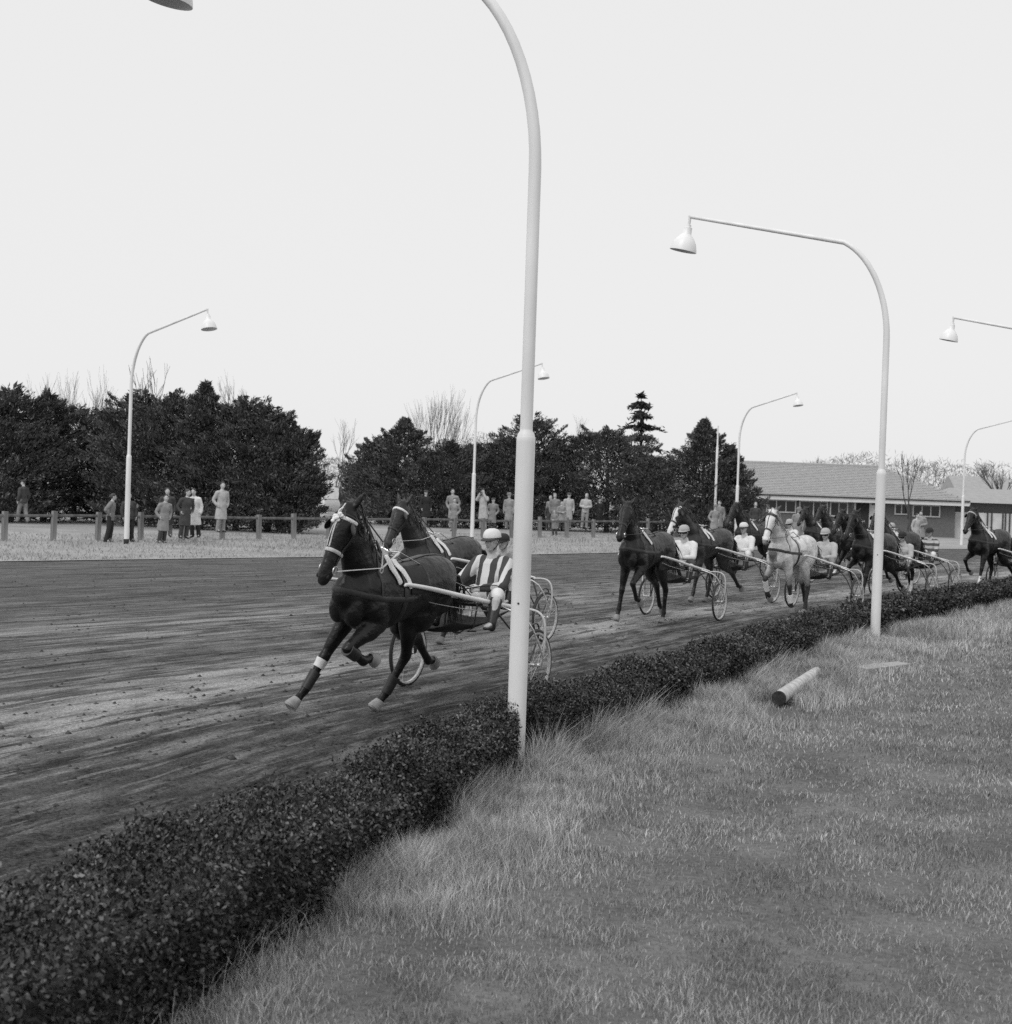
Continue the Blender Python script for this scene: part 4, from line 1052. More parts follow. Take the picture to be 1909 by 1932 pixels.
# ------------------------------------------------------------------ grass blades
def blades(p, h, wd, lean, rng, bend=True):
    """tapered bent blades of three triangles: p (n,3)"""
    n = len(p); an = rng.uniform(0, 2 * np.pi, n); s = np.column_stack([np.cos(an), np.sin(an), np.zeros(n)])
    ld = rng.normal(0, 1, (n, 2)) * lean[:, None] if np.ndim(lean) else rng.normal(0, lean, (n, 2))
    m_ = p + np.column_stack([ld * h[:, None] * .35, h * .6]); tp = p + np.column_stack([ld * h[:, None], h])
    v_ = np.stack([p - s * wd[:, None] * .5, p + s * wd[:, None] * .5, m_ + s * wd[:, None] * .35, tp, m_ - s * wd[:, None] * .35], 1).reshape(-1, 3)
    return v_, (np.arange(n)[:, None, None] * 5 + np.array([(0, 1, 2), (0, 2, 4), (4, 2, 3)])[None]).reshape(-1, 3)


def hedge_dist(xy):
    """signed distance from the hedge foot, positive on the lawn"""
    out = np.empty(len(xy))
    for i in range(0, len(xy), 20000):
        q = xy[i:i + 20000]; d = np.linalg.norm(q[:, None] - HB[None], axis=2); j = np.argmin(d, 1)
        tg = HB[np.minimum(j + 1, NS - 1)] - HB[np.maximum(j - 1, 0)]; nl = np.column_stack([tg[:, 1], -tg[:, 0]]); nl /= np.linalg.norm(nl, axis=1, keepdims=True)
        out[i:i + 20000] = ((q - HB[j]) * nl).sum(1)
    return out


def lawn_points(n, d0, d1, rng):
    y = np.exp(rng.uniform(np.log(d0), np.log(d1), n)); x = (rng.uniform(-.46, .46, n)) * y + rng.uniform(-1.2, 1.2, n)
    xy = np.column_stack([x, y]); hd = hedge_dist(xy); k = hd > -.02
    return xy[k], hd[k]


def vnoise(xy, sc, seed):
    """smooth value noise 0..1"""
    g = np.random.default_rng(seed).random((64, 64)); q = xy * sc; i = np.floor(q).astype(int); f = q - i; f = f * f * (3 - 2 * f)
    a = g[i[:, 0] % 64, i[:, 1] % 64]; b_ = g[(i[:, 0] + 1) % 64, i[:, 1] % 64]; c_ = g[i[:, 0] % 64, (i[:, 1] + 1) % 64]; d_ = g[(i[:, 0] + 1) % 64, (i[:, 1] + 1) % 64]
    return (a * (1 - f[:, 0]) + b_ * f[:, 0]) * (1 - f[:, 1]) + (c_ * (1 - f[:, 0]) + d_ * f[:, 0]) * f[:, 1]


xy, hd = lawn_points(420000, 4.6, 34, RNG)
tuft = vnoise(xy, 3.1, 3) * .6 + vnoise(xy, 8.3, 4) * .4; keep = RNG.random(len(xy)) < np.clip((tuft - .2) * 2.6, .3, 1); xy, tuft = xy[keep], tuft[keep]
n = len(xy); dist = xy[:, 1]
h = (.016 + .045 * np.clip(tuft - .25, 0, 1) * RNG.uniform(.4, 1.5, n)) * (1 + .012 * dist)
v_, f_ = blades(np.column_stack([xy, np.zeros(n)]), h, np.maximum(.0042, .00062 * dist) * RNG.uniform(.6, 1.3, n), .5, RNG)
tag(np_mesh('lawn_grass', v_, f_, 'lawn_blade'), 'short rough grass of the lawn beside the track', 'grass', kind='stuff')
# tall dry grass along the hedge foot and round the posts
def tall(n, s0, s1, wmax, hmin, hmax, rng):
    s = rng.uniform(s0, s1, n); a = -np.abs(rng.normal(0, wmax, n)) - .0; c, nl, _ = along(HB, s); xy = c + nl * a[:, None]
    cl = vnoise(xy, 2.2, 8) * .65 + vnoise(xy, 6.0, 9) * .35; k = rng.random(n) < np.clip((cl - .1) * 3.0, .45, 1) * (np.hypot(xy[:, 0] - 3.2, (xy[:, 1] - 15.4) * .5) > .42)
    xy, cl, a = xy[k], cl[k], a[k]; m_ = len(xy)
    return np.column_stack([xy, np.zeros(m_)]), (hmin + (hmax - hmin) * np.clip(cl * 1.5 - .35, 0, 1) * rng.uniform(.35, 1.25, m_)) * np.clip(1.15 + a / (wmax * 3), .3, 1), xy[:, 1]


vs, fs, off = [], [], 0
for n, s0, s1, wm, h0, h1 in ((700, 8, 14, .10, .2, .45), (3200, 14, 20, .14, .24, .58), (4500, 20, 30, .2, .22, .52), (10000, 8, 12.5, .22, .05, .16), (46000, 12, 19, .42, .08, .32), (46000, 19, 28, .65, .1, .38), (20000, 28, 46, 1.1, .07, .32), (9000, 46, 80, 1.8, .08, .3)):
    p, h, dd = tall(n, s0, s1, wm, h0, h1, RNG); v_, f_ = blades(p, h, np.maximum(.0032, .00045 * dd) * RNG.uniform(.6, 1.2, len(p)), .42, RNG)
    vs.append(v_); fs.append(f_ + off); off += len(v_)
for (cx, cy, rad, n, h1) in ((6.6, 23.6, .6, 2600, .16), (5.5, 19.9, .7, 2200, .12), (7.6, 25.2, .9, 2600, .3), (4.5, 18.6, .45, 1500, .26), (9.5, 27.5, 1.2, 3000, .22)):
    a = RNG.uniform(0, 6.28, n); r_ = np.abs(RNG.normal(0, rad * .6, n)); xy = np.column_stack([cx + r_ * np.cos(a), cy + r_ * np.sin(a)]); xy = xy[hedge_dist(xy) > -.1]; n = len(xy)
    v_, f_ = blades(np.column_stack([xy, np.zeros(n)]), h1 * RNG.uniform(.3, 1.1, n), np.full(n, .009), .45, RNG); vs.append(v_); fs.append(f_ + off); off += len(v_)
tag(np_mesh('tall_grass', np.concatenate(vs), np.concatenate(fs), 'straw_blade'), 'tall pale dry grass at the foot of the hedge', 'grass', kind='stuff')
# rough grass of the far verge
n = 60000; i = RNG.integers(8, NS - 30, n); w_ = RNG.random(n) ** 1.3; base_ = Ec[i] + (Ec[np.minimum(i + 1, NS - 1)] - Ec[i]) * RNG.random((n, 1)); xy = base_ + np.array([-.7, .72]) * (w_[:, None] * 13 + .1)
k = (xy[:, 1] < 90) & (xy[:, 1] > 28) & (xy[:, 0] < 40); xy, w_ = xy[k], w_[k]; n = len(xy); cl = vnoise(xy, .9, 21)
band = np.exp(-((w_ * 13 - 6.5) / 1.6) ** 2)
v_, f_ = blades(np.column_stack([xy, np.full(n, ZE + .03) + w_ * .12]), (.05 + .26 * np.clip(cl - .3, 0, 1) * (.25 + band)) * RNG.uniform(.4, 1.3, n), np.full(n, .022) * RNG.uniform(.6, 1.4, n), .5, RNG)
tag(np_mesh('verge_grass', v_, f_, 'verge_blade'), 'rough pale grass on the far verge below the rail fence', 'grass', kind='stuff')
# clods thrown up on the track
n = 3600; ii = RNG.integers(0, 20, n); jj = RNG.integers(20, 110, n); c = tr[ii, jj] + (tr[ii + 1, jj] - tr[ii, jj]) * RNG.random((n, 1)) + (tr[ii, jj + 1] - tr[ii, jj]) * RNG.random((n, 1))
k = (c[:, 1] > 6) & (c[:, 1] < 46); c = c[k]; n = len(c)
oc = np.array([(1, 0, 0), (0, 1, 0), (-1, 0, 0), (0, -1, 0), (0, 0, .8), (0, 0, -.5)]); v_ = c[:, None] + (oc[None] * RNG.uniform(.6, 1.4, (n, 6, 1))) * (RNG.uniform(.008, .03, (n, 1, 1)) * (1 + .6 * (RNG.random((n, 1, 1)) < .06)))
f_ = (np.array([(0, 1, 4), (1, 2, 4), (2, 3, 4), (3, 0, 4), (1, 0, 5), (2, 1, 5), (3, 2, 5), (0, 3, 5)])[None] + np.arange(n)[:, None, None] * 6).reshape(-1, 3)
tag(np_mesh('clods', v_.reshape(-1, 3), f_, 'clod'), 'small dark clods of cinder scattered on the track', 'clods', kind='stuff')

# ------------------------------------------------------------------ things on the lawn
q = MB(); a, b2 = ground_at(1468, 1336, .0), ground_at(1545, 1279, 0); a.z = .115; b2.z = .10
ax = (b2 - a).normalized(); pts = [a + ax * (1.35 * f_) for f_ in (0, .02, .2, .45, .7, .97, 1.0)]; ax_l = 2.9
pts = [a.lerp(a + ax * ax_l, f_) for f_ in (0, .01, .1, .3, .31, .325, .6, .85, .985, 1)]
lg = empty('log', 'thick pale round log with a tarred dark end lying in the grass', 'log')
q.tube(pts, [.077, .083, .085, .084, .079, .083, .082, .080, .078, .066], 22); q.build('trunk', 'birch_skin', lg)
q = MB(); q.tube([a - ax * .006, a + ax * .03], [.0795, .0855], 22); q.build('tarred_end', 'tar', lg)
q = MB(); p0, p1 = ground_at(1622, 1272, 0), ground_at(1706, 1262, 0); mid_ = (p0 + p1) / 2; mid_.z = .035; an = math.atan2(p1.y - p0.y, p1.x - p0.x)
q.box(mid_, ((p1 - p0).length, .24, .13), Matrix.Rotation(an, 3, 'Z') @ Matrix.Rotation(R(2), 3, 'X'))
o = q.build('concrete_slab', 'concrete', smooth=False); bv = o.modifiers.new('b', 'BEVEL'); bv.width = .012; bv.segments = 2
tag(o, 'pale flat concrete slab sunk in the grass below the second lamp post', 'slab')

# ------------------------------------------------------------------ fence across the track
FX0, FX1 = V(-26.0, 33.9, .3), V(-9.8, 53.6, .3)
fence = empty('rail_fence', 'long low wooden post and rail fence across the track', 'fence')
post = MB(); post.box((0, 0, .48), (.15, .15, 1.06)); pm = None
pix = (8, 100, 184, 265, 343, 419, 488, 554, 619, 681, 741, 799, 856, 911, 965, 1018, 1069, 1119, 1171, 1222, 1273, 1324, 1374, 1424)
fp_ = []
for x in pix:
    yb = 1022 - (x / 1119) * 6.5; p = ground_at(x, yb, .27); fp_.append(p)
d0 = (fp_[0] - fp_[3]) / 3; fp_ = [fp_[0] + d0 * i for i in range(5, 0, -1)] + fp_; d1 = (fp_[-1] - fp_[-4]) / 3; fp_ += [fp_[-1] + d1 * i for i in range(1, 4)]
for i, p in enumerate(fp_):
    nx = fp_[min(i + 1, len(fp_) - 1)]; pv_ = fp_[max(0, i - 1)]; an = math.atan2(nx.y - pv_.y, nx.x - pv_.x)
    if pm is None: o = post.build('post', 'wood_pale', fence, smooth=False); pm = o.data
    else: o = bpy.data.objects.new('post', pm); COL.objects.link(o); o.parent = fence
    o.location = p - V(0, 0, .0); o.rotation_euler = (R(rnd.uniform(-2, 2)), R(rnd.uniform(-2, 2)), an + R(rnd.uniform(-6, 6))); o.scale = (1, 1, rnd.uniform(.95, 1.05))
    if i < len(fp_) - 1:
        q = MB(); a_ = p + V(0, 0, .86 + rnd.uniform(-.015, .015)); b_ = nx + V(0, 0, .86 + rnd.uniform(-.015, .015)); e_ = (b_ - a_).normalized() * .012
        q.tube([a_ + e_, a_.lerp(b_, .5) + V(0, 0, rnd.uniform(-.02, .01)), b_ - e_], [(.03, .055)] * 3, 6, side=(V(0, 0, 1).cross(e_)).normalized()); q.build('rail', 'wood_grey', fence, smooth=False)

# ------------------------------------------------------------------ spectators
def face_cam(p, off=0): return math.atan2(-p.y, -p.x) + R(off)


people = [
    # x, head y, depth, facing offset, kwargs, label
    (45, 905, 55.5, -120, dict(coatm='cloth_dark', trousers='cloth_mid', head='cap', stride=.18, long_coat=False), 'man in dark jacket and cap walking off under the yews, far left'),
    (205, 930, 45.8, 50, dict(coatm='cloth_mid', trousers='cloth_black', head='hair', arms='hips', long_coat=False, h=1.68), 'man in grey jacket with hand on hip left of the yew side lamp post'),
    (246, 929, 46.6, 10, dict(coatm='cloth_dark', trousers='cloth_black', head='hair', long_coat=False, h=1.7), 'man in dark jacket standing behind the lamp post before the yews'),
    (307, 932, 46.6, 20, dict(coatm='cloth_light', trousers='cloth_dark', head='hair', arms='pockets', h=1.7), 'man in crumpled grey raincoat leaning by the fence before the yews'),
    (318, 920, 48.0, -10, dict(coatm='cloth_dark', trousers='cloth_mid', head='hair'), 'man in dark coat behind the one in the grey raincoat'),
    (348, 922, 47.6, 20, dict(coatm='cloth_dark', trousers='cloth_dark', head='hair', arms='pockets'), 'man in long dark overcoat beside the man in white coat'),
    (372, 921, 48.3, 0, dict(coatm='cloth_white', trousers='cloth_black', head='hair', open_front=True, h=1.76), 'man in white open coat over black before the yews'),
    (418, 909, 50.5, 40, dict(coatm='cloth_cream', trousers='cloth_light', head='hair', arms='pockets', look=-20, h=1.88), 'tall man in pale raincoat looking down by the fence'),
    (806, 925, 68, 0, dict(coatm='cloth_black', trousers='cloth_black', head='cap'), 'man in black coat and cap before the second group of trees'),
    (857, 922, 66, 10, dict(coatm='cloth_light', trousers='cloth_mid', head='hair', arms='pockets'), 'taller of two people in pale coats left of the far lamp post'),
    (858, 939, 62.6, 0, dict(coatm='cloth_light', trousers='cloth_mid', head='hair', arms='pockets', h=1.55), 'shorter person in pale coat before the taller one, left of the far lamp post'),
    (914, 921, 65.5, -20, dict(coatm='cloth_cream', trousers='cloth_light', head='hair', arms='binoculars'), 'man in pale raincoat with raised glasses right of the far lamp post'),
    (929, 939, 63, 0, dict(coatm='cloth_mid', trousers='cloth_dark', head='cap', arms='pockets', h=1.58), 'person in grey coat and cap right of the far lamp post'),
    (962, 930, 67, 0, dict(coatm='cloth_light', trousers='cloth_mid', head='hat'), 'person in pale coat and hat peeping out left of the tall lamp post'),
    (1036, 948, 72, 0, dict(coatm='cloth_dark', trousers='cloth_dark', head='hair', h=1.5), 'boy in dark jacket at the left of the huddle by the fence'),
    (1050, 930, 71.5, 10, dict(coatm='cloth_mid', trousers='cloth_mid', head='scarf', h=1.68), 'woman in headscarf in the middle of the huddle'),
    (1043, 935, 73, -10, dict(coatm='cloth_light', trousers='cloth_mid', head='hair_grey', h=1.7), 'grey haired person at the back of the huddle'),
    (1048, 962, 68.6, -20, dict(coatm='cloth_mid', trousers='cloth_dark', head='scarf', h=1.3, arms='clasped'), 'girl in pale scarf at the front of the huddle'),
    (1061, 944, 69.5, 0, dict(coatm='cloth_light', trousers='cloth_dark', head='hair', h=1.5, arms='clasped'), 'young person in short pale jacket at the front of the huddle'),
    (1073, 925, 72.2, 15, dict(coatm='cloth_cream', trousers='cloth_mid', head='cap', h=1.8), 'tall man in pale coat and cap at the right of the huddle'),
    (1104, 927, 74.5, -15, dict(coatm='cloth_cream', trousers='cloth_light', head='hair_grey', arms='clasped', long_coat=False, h=1.78), 'man in pale jacket and trousers standing alone right of the huddle'),
    (1134, 939, 77, 0, dict(coatm='cloth_black', trousers='cloth_black', head='hair', h=1.7), 'person in black with bright face before the trees right of the huddle'),
    (1347, 952, 66.5, 20, dict(coatm='cloth_light', trousers='cloth_light', head='hat', h=1.72, arms='pockets'), 'stout person in pale coat beside the slim pole by the fir'),
    (1357, 944, 69, 0, dict(coatm='cloth_mid', trousers='cloth_mid', head='hair'), 'person in grey coat behind the stout one by the fir'),
    (1402, 960, 71, 0, dict(coatm='cloth_black', trousers='cloth_black', head='hair', h=1.55), 'short person in black just right of the slim lamp post by the fir'),
    (1424, 947, 73, 0, dict(coatm='cloth_dark', trousers='cloth_black', head='hair_grey', h=1.8), 'tall man in dark overcoat left of the pavilion'),
    (1503, 957, 62, 10, dict(coatm='cloth_light', trousers='cloth_mid', head='hat', h=1.78), 'person in pale coat behind the horses before the pavilion'),
    (1727, 968, 66, 30, dict(coatm='cloth_cream', trousers='cloth_light', head='hair', h=1.75), 'left one of two people in pale coats before the annex'),
    (1739, 964, 68, -10, dict(coatm='cloth_light', trousers='cloth_dark', head='hair', h=1.78, arms='clasped'), 'right one of two people in pale coats before the annex'),
]
for x, hy_, d, off_, kw, lab in people:
    p = at_depth(x, hy_, d); hh = kw.get('h', 1.75); fz = p.z - hh; fz = max(.2, min(fz, .62)); kw['h'] = max(1.2, min(1.95, p.z - fz)) if abs(p.z - fz - hh) > .04 else hh
    sr = random.Random(int(x * 7 + d)); o = stander(lab, (p.x, p.y, max(fz, .25)), face_cam(p, off_ + sr.uniform(-22, 22)), look=kw.pop('look', sr.uniform(-35, 35)), stride=kw.pop('stride', sr.uniform(-.06, .07)), **kw)
    o.rotation_euler = (R(sr.uniform(-3.5, 3.5)), R(sr.uniform(-1, 5)), o.rotation_euler[2])


# ------------------------------------------------------------------ trees
def yew(label, px, top, d, half, base=.3, leafm='yew_leaf', n=7000, kind='dense_yew', cat='tree', shape='round', size=.16, seed=0, group='dark evergreens behind the fence', skirt=.25, sparse=1.0):
    rng = np.random.default_rng(seed + 100); tp = at_depth(px, top, d); hgt = tp.z - base; rad = half * d / FPX
    root = empty(kind, label, cat, (tp.x, d, base), (0, 0, 0), group)
    q = MB(); lean_ = rng.normal(0, .05)
    q.tube([V(0, 0, -.2), V(.03, 0, hgt * .35), V(lean_ * 3 * (.98 if shape == 'fir' else 1.2), 0, hgt * (.985 if shape == 'fir' else .8))], [.16, .12, .025 if shape == 'fir' else .04], 8)
    # envelope: height fraction -> radius, with lumps, and sprays breaking out of it
    def env(f):
        if shape == 'round': return rad * 1.45 * np.clip(1 - np.clip((f - .25) / .78, 0, 1) ** 2.3, 0, 1) ** .62 * np.clip(.72 + f * 1.4, 0, 1)
        if shape == 'peak': return rad * 1.30 * (1 - np.clip((f - .15) / .87, 0, 1) ** 1.5) ** .75 * np.clip(.72 + f * 1.6, 0, 1)
        if shape == 'cone': return rad * 1.35 * (1 - np.clip((f - .12) / .9, 0, 1)) ** .8 * np.clip(.75 + f * 2, 0, 1)
        return rad * 1.25 * (1 - f) ** .62
    NB = 34; bf = rng.uniform(.05, .98, NB); ba = rng.uniform(0, 6.283, NB); bs = rng.uniform(.16, .34, NB)
    for i in range(22 if shape != 'fir' else 40):
        f = (i + .5) / (22 if shape != 'fir' else 40); an = i * 2.4; rr_ = float(env(np.array([f]))[0]) * .85; z0 = hgt * f * .9
        q.tube([V(lean_ * 3 * f, 0, z0 * .9), V(math.cos(an) * rr_ * .5, math.sin(an) * rr_ * .5, z0 + .05), V(math.cos(an) * rr_, math.sin(an) * rr_, z0 + (.25 if shape != 'fir' else -.05))], [.04, .025, .008], 5)
    q.build('trunk', 'bark', root)
    f = rng.random(n) ** .85; an = rng.uniform(0, 6.283, n); lump = np.zeros(n)
    for i in range(NB):
        da = np.abs((an - ba[i] + np.pi) % (2 * np.pi) - np.pi); lump = np.maximum(lump, 1 - np.sqrt((da / (bs[i] * 2.6)) ** 2 + ((f - bf[i]) / (bs[i] * .62)) ** 2))
    lump = np.clip(lump, -.25, 1)
    if shape == 'fir':
        tier = np.round(f * 13 + .35 * np.sin(an * 1.0 + np.round(f * 13))) / 13; f = np.clip(tier + rng.normal(0, .009, n) - .0, .03, .995); lump = .75 * np.cos(an * 2 + tier * 40) + .25 * np.cos(an * 5 + tier * 90)
    rfr = rng.random(n) ** (.42 if shape != 'fir' else .55)
    pk = .80 + .20 * np.sin(an * 2 + seed * 1.7) + .10 * np.sin(an * 5 + seed) if shape == 'round' else np.ones(n)
    core = rng.random(n) < .22; rfr[core] *= .72
    r_ = env(f) * (.66 + .58 * np.clip(lump, -.1 if shape != 'fir' else -.6, 1)) * rfr + .03
    zz_ = f * hgt * (.80 + .20 * pk if shape == 'round' else 1) + (-.10 * r_ if shape == 'fir' else .10 * lump)
    P = np.column_stack([np.cos(an) * r_ + lean_ * 3 * f, np.sin(an) * r_, zz_]); out = np.column_stack([np.cos(an), np.sin(an), np.full(n, .75 if shape != 'fir' else -.1)])
    D = out + rng.normal(size=(n, 3)) * .5
    if shape != 'fir':
        # ragged boughs reaching out of the mass, each a flat spray of small shoots
        nb = 90; bfz = rng.uniform(.04, .97, nb); baz = rng.uniform(0, 6.283, nb); m_ = int(n * .62); ib = rng.integers(0, nb, m_)
        ln_ = env(bfz) * rng.uniform(.85, 1.32, nb) + .25; el_ = rng.uniform(-.05, .75, nb) + .5 * bfz
        u_ = rng.random(m_) ** .6; rr2 = (.45 + .55 * u_) * ln_[ib]; wsp = .17 * ln_[ib] * (1.15 - u_) + .06
        sx = rng.normal(0, 1, m_) * wsp; sz = rng.normal(0, 1, m_) * wsp * .42
        ca, sa = np.cos(baz[ib]), np.sin(baz[ib]); hh2 = bfz[ib] * hgt * .92 + (rr2 - .45 * ln_[ib]) * el_[ib] * .75
        k2 = np.arange(n - m_); P = P[k2]; D = D[k2]; core = np.concatenate([core[k2], np.zeros(m_, bool)])
        P = np.concatenate([P, np.column_stack([ca * rr2 - sa * sx + lean_ * 3 * bfz[ib], sa * rr2 + ca * sx, np.minimum(hh2 + sz, hgt * 1.02)])])
        D = np.concatenate([D, np.column_stack([ca, sa, .2 + el_[ib]]) + rng.normal(size=(m_, 3)) * .45]); an = np.concatenate([an[k2], baz[ib]]); f = np.concatenate([f[k2], bfz[ib]])
    thinrow = vnoise(np.column_stack([an * 2 + seed, f * 7]), 1.3, 50 + seed) if sparse < 1 else np.ones(n)
    k = (P[:, 2] > skirt * rng.random(n) * 1.5) & (thinrow > 1 - sparse); P, D = P[k], D[k]
    big = 1 + 1.3 * core[k]; v_, f_ = leaves(P, D, size * big * rng.uniform(.6, 1.4, len(P)), size * .33 * big * rng.uniform(.6, 1.4, len(P)), rng)
    tag(np_mesh('crown', v_, f_, leafm, root), kind='stuff')
    return root


yews = [
    (-45, 735, 60, 85, 'round', 'broad dark yew cut by the left edge'),
    (28, 730, 61, 62, 'round', 'dark yew with twin tops nearest the left edge'),
    (88, 738, 63, 52, 'round', 'dark narrow yew left of the bare fan of twigs'),
    (145, 762, 66, 50, 'round', 'thin dark yew with daylight showing through its stems'),
    (205, 772, 65, 50, 'round', 'low dark yew between the thin one and the black footed lamp post'),
    (268, 738, 62, 66, 'round', 'dark yew just behind the black footed lamp post'),
    (325, 738, 61, 70, 'round', 'dark yew right of the black footed lamp post'),
    (386, 724, 60, 70, 'peak', 'tallest pointed yew of the left clump'),
    (452, 750, 60, 72, 'round', 'round dark yew behind the tall man in pale raincoat'),
    (512, 768, 59.5, 62, 'round', 'round dark yew near the right end of the left clump'),
    (556, 798, 59, 38, 'round', 'last low dark yew at the right end of the left clump'),
    (722, 822, 80, 44, 'round', 'small dark yew at the left end of the right clump'),
    (772, 790, 78, 74, 'peak', 'pointed dark yew above the second horse'),
    (842, 832, 77, 56, 'round', 'low dark yew left of the far lamp post'),
    (905, 842, 79, 44, 'round', 'low dark yew right behind the far lamp post'),
    (950, 822, 80, 52, 'round', 'dark yew left of the tall lamp post'),
    (1008, 782, 79, 56, 'round', 'dark yew rising right behind the tall lamp post'),
    (1052, 830, 80, 50, 'round', 'low dark yew behind the huddle'),
    (1150, 808, 79, 72, 'round', 'broad dark yew right of the huddle'),
]
for i, (px, tp, d, hf, shp, lab) in enumerate(yews):
    thin = 'thin dark yew' in lab
    yew(lab, px, tp, d, hf, .3, 'yew_leaf', 7000 if thin else (26000 if px > 1100 else 19000), seed=i, shape=shp, sparse=.75 if thin else 1)
yew('tiered dark fir with bare looking whorls before the sky', 1215, 745, 84, 80, .3, 'fir_leaf', 3000, 'fir_tree', shape='fir', seed=40, size=.3)
yew('soft grey shrub filling the gap left of the last fir', 1240, 862, 77, 52, .3, 'shrub_leaf', 15000, 'shrub', 'shrub', seed=41)
yew('last dark fir left of the pavilion with a ragged top', 1332, 792, 76, 80, .3, 'yew_leaf', 24000, 'fir_tree', shape='cone', seed=42)
yew('dark fir overlapping the end of the pavilion roof', 1385, 842, 76, 52, .3, 'yew_leaf', 15000, 'fir_tree', shape='cone', seed=43)
yew('grey leafless bush beside the pale van', 684, 868, 92, 34, .3, 'shrub_leaf', 6000, 'shrub', 'shrub', seed=44, size=.2)


def bare(label, px, top, d, half, base=.3, kind='bare_tree', fan=False, seed=0, depth=5, r0=.10, mat_='bark_pale', group='leafless trees behind the evergreens'):
    rr = random.Random(seed); tp = at_depth(px, top, d); hgt = tp.z - base; rad = half * d / FPX
    root = empty(kind, label, 'tree', (tp.x, d, base), (0, 0, 0), group); q = MB(); tw = MB()

    def grow(p, dv, ln, r_, lev):
        m_ = q if lev < 2 else tw
        e = p + dv * ln; mid_ = p.lerp(e, .5) + V(rr.gauss(0, .04), rr.gauss(0, .04), 0) * ln
        m_.tube([p, mid_, e], [r_, r_ * .85, r_ * .68], 5 if lev < 2 else 3, cap=False)
        if lev >= depth: return
        for i in range(rr.choice((2, 3, 3))):
            s_ = .62 if fan else 1.0
            a = V(rr.gauss(0, .5 * s_) * max(.4, rad / hgt * 2.0), rr.gauss(0, .5 * s_), rr.uniform(.05, .35)); nd = (dv + a).normalized()
            st = p.lerp(e, rr.uniform(.55, 1.0)); grow(st, nd, ln * rr.uniform(.62, .82), r_ * .6, lev + 1)
    if fan:
        for i in range(9):
            a = (i - 4) / 4; grow(V(a * .15, rr.gauss(0, .1), -.1), V(a * rad / hgt * 1.1, rr.gauss(0, .1), 1).normalized(), hgt * .34, r0 * .45, 1)
    else: grow(V(0, 0, -.1), V(rr.gauss(0, .03), 0, 1).normalized(), hgt * .36, r0, 0)
    q.build('trunk', mat_, root); tag(tw.build('twigs', mat_, root), kind='stuff')
    # fit the real height
    zs = max((p[2] for p in tw.v), default=hgt); root.scale = (1, 1, hgt / zs)
    return root


bare('fan of leafless upright stems above the left yews', 150, 690, 72, 90, fan=True, seed=3, depth=5, r0=.09)
bare('faint leafless tree above the round yews', 470, 700, 95, 55, seed=5, r0=.09)
bare('leafless tree with upright twigs above the low yew left of the far lamp post', 828, 722, 90, 62, seed=8, r0=.1, fan=True)
bare('thin leafless tree leaning over the gap beside the van', 640, 790, 110, 40, seed=9, r0=.08)
bare('small leafless tree top above the broad yew', 1112, 778, 90, 30, seed=12, r0=.07)
bare('leafless sapling before the pavilion hip roof', 1716, 850, 88, 28, seed=14, r0=.07, mat_='bark', depth=4)
bare('leafless tree far behind the annex', 1776, 868, 150, 40, seed=15, r0=.12)
bare('leafless tree at the right end of the annex', 1898, 872, 112, 40, seed=16, r0=.12, mat_='bark')
bare('far leafless tree left of the annex roof', 1745, 872, 170, 36, seed=17, r0=.14)
bare('far leafless tree over the annex roof', 1850, 868, 165, 46, seed=18, r0=.14)
bare('distant leafless tree over the pavilion ridge', 1530, 860, 190, 26, seed=19, r0=.14)
# broken fir top rising above the yew behind the first far lamp post
bare('ragged thin conifer top above the yews beside the black footed lamp post', 272, 672, 64, 48, seed=23, r0=.08, mat_='bark', depth=4, kind='conifer_top')
# far-off wood on the skyline
rng = np.random.default_rng(5); n = 70000
tx = rng.uniform(-120, 190, n); ty = 215 + rng.normal(0, 8, n); hh_ = 5 + 5 * vnoise(np.column_stack([tx, tx * 0]), .06, 31) + 3 * vnoise(np.column_stack([tx, tx * 0]), .25, 32)
tz = rng.random(n) ** .8 * hh_
v_, f_ = leaves(np.column_stack([tx, ty, tz]), rng.normal(size=(n, 3)) + np.array([0, 0, .8]), 1.0 * rng.uniform(.5, 1.3, n), .10 * rng.uniform(.5, 1.3, n), rng)
tag(np_mesh('treeline', v_, f_, 'far_leaf_hazed'), 'far-off wood on the skyline behind everything', 'wood', kind='stuff')

# ------------------------------------------------------------------ pavilion and annex
PV = empty('pavilion', 'low brick pavilion with broad tiled hip roof and pale fascia', 'building')
X0, X1, Y0, Y1, ZB, ZE_, ZR = 12.5, 32.6, 98.4, 106.4, .3, 2.95, 5.38
q = MB(); q.box(((X0 + X1) / 2, (Y0 + Y1) / 2, (ZB + ZE_) / 2 - .2), (X1 - X0, Y1 - Y0, ZE_ - ZB + .4)); q.build('wall', 'brick', PV, smooth=False)
ov = .75; e0, e1, f0_, f1_ = X0 - ov, X1 + ov, Y0 - ov, Y1 + ov; ym = (Y0 + Y1) / 2; r0_, r1_ = X0 + 3.2, 28.0
q = MB(); q.add([(e0, f0_, ZE_), (e1, f0_, ZE_), (e1, f1_, ZE_), (e0, f1_, ZE_), (r0_, ym, ZR), (r1_, ym, ZR)], [(0, 1, 5, 4), (1, 2, 5), (2, 3, 4, 5), (3, 0, 4), (3, 2, 1, 0)]); roof = q.build('roof', 'roof_tile', PV, smooth=False)
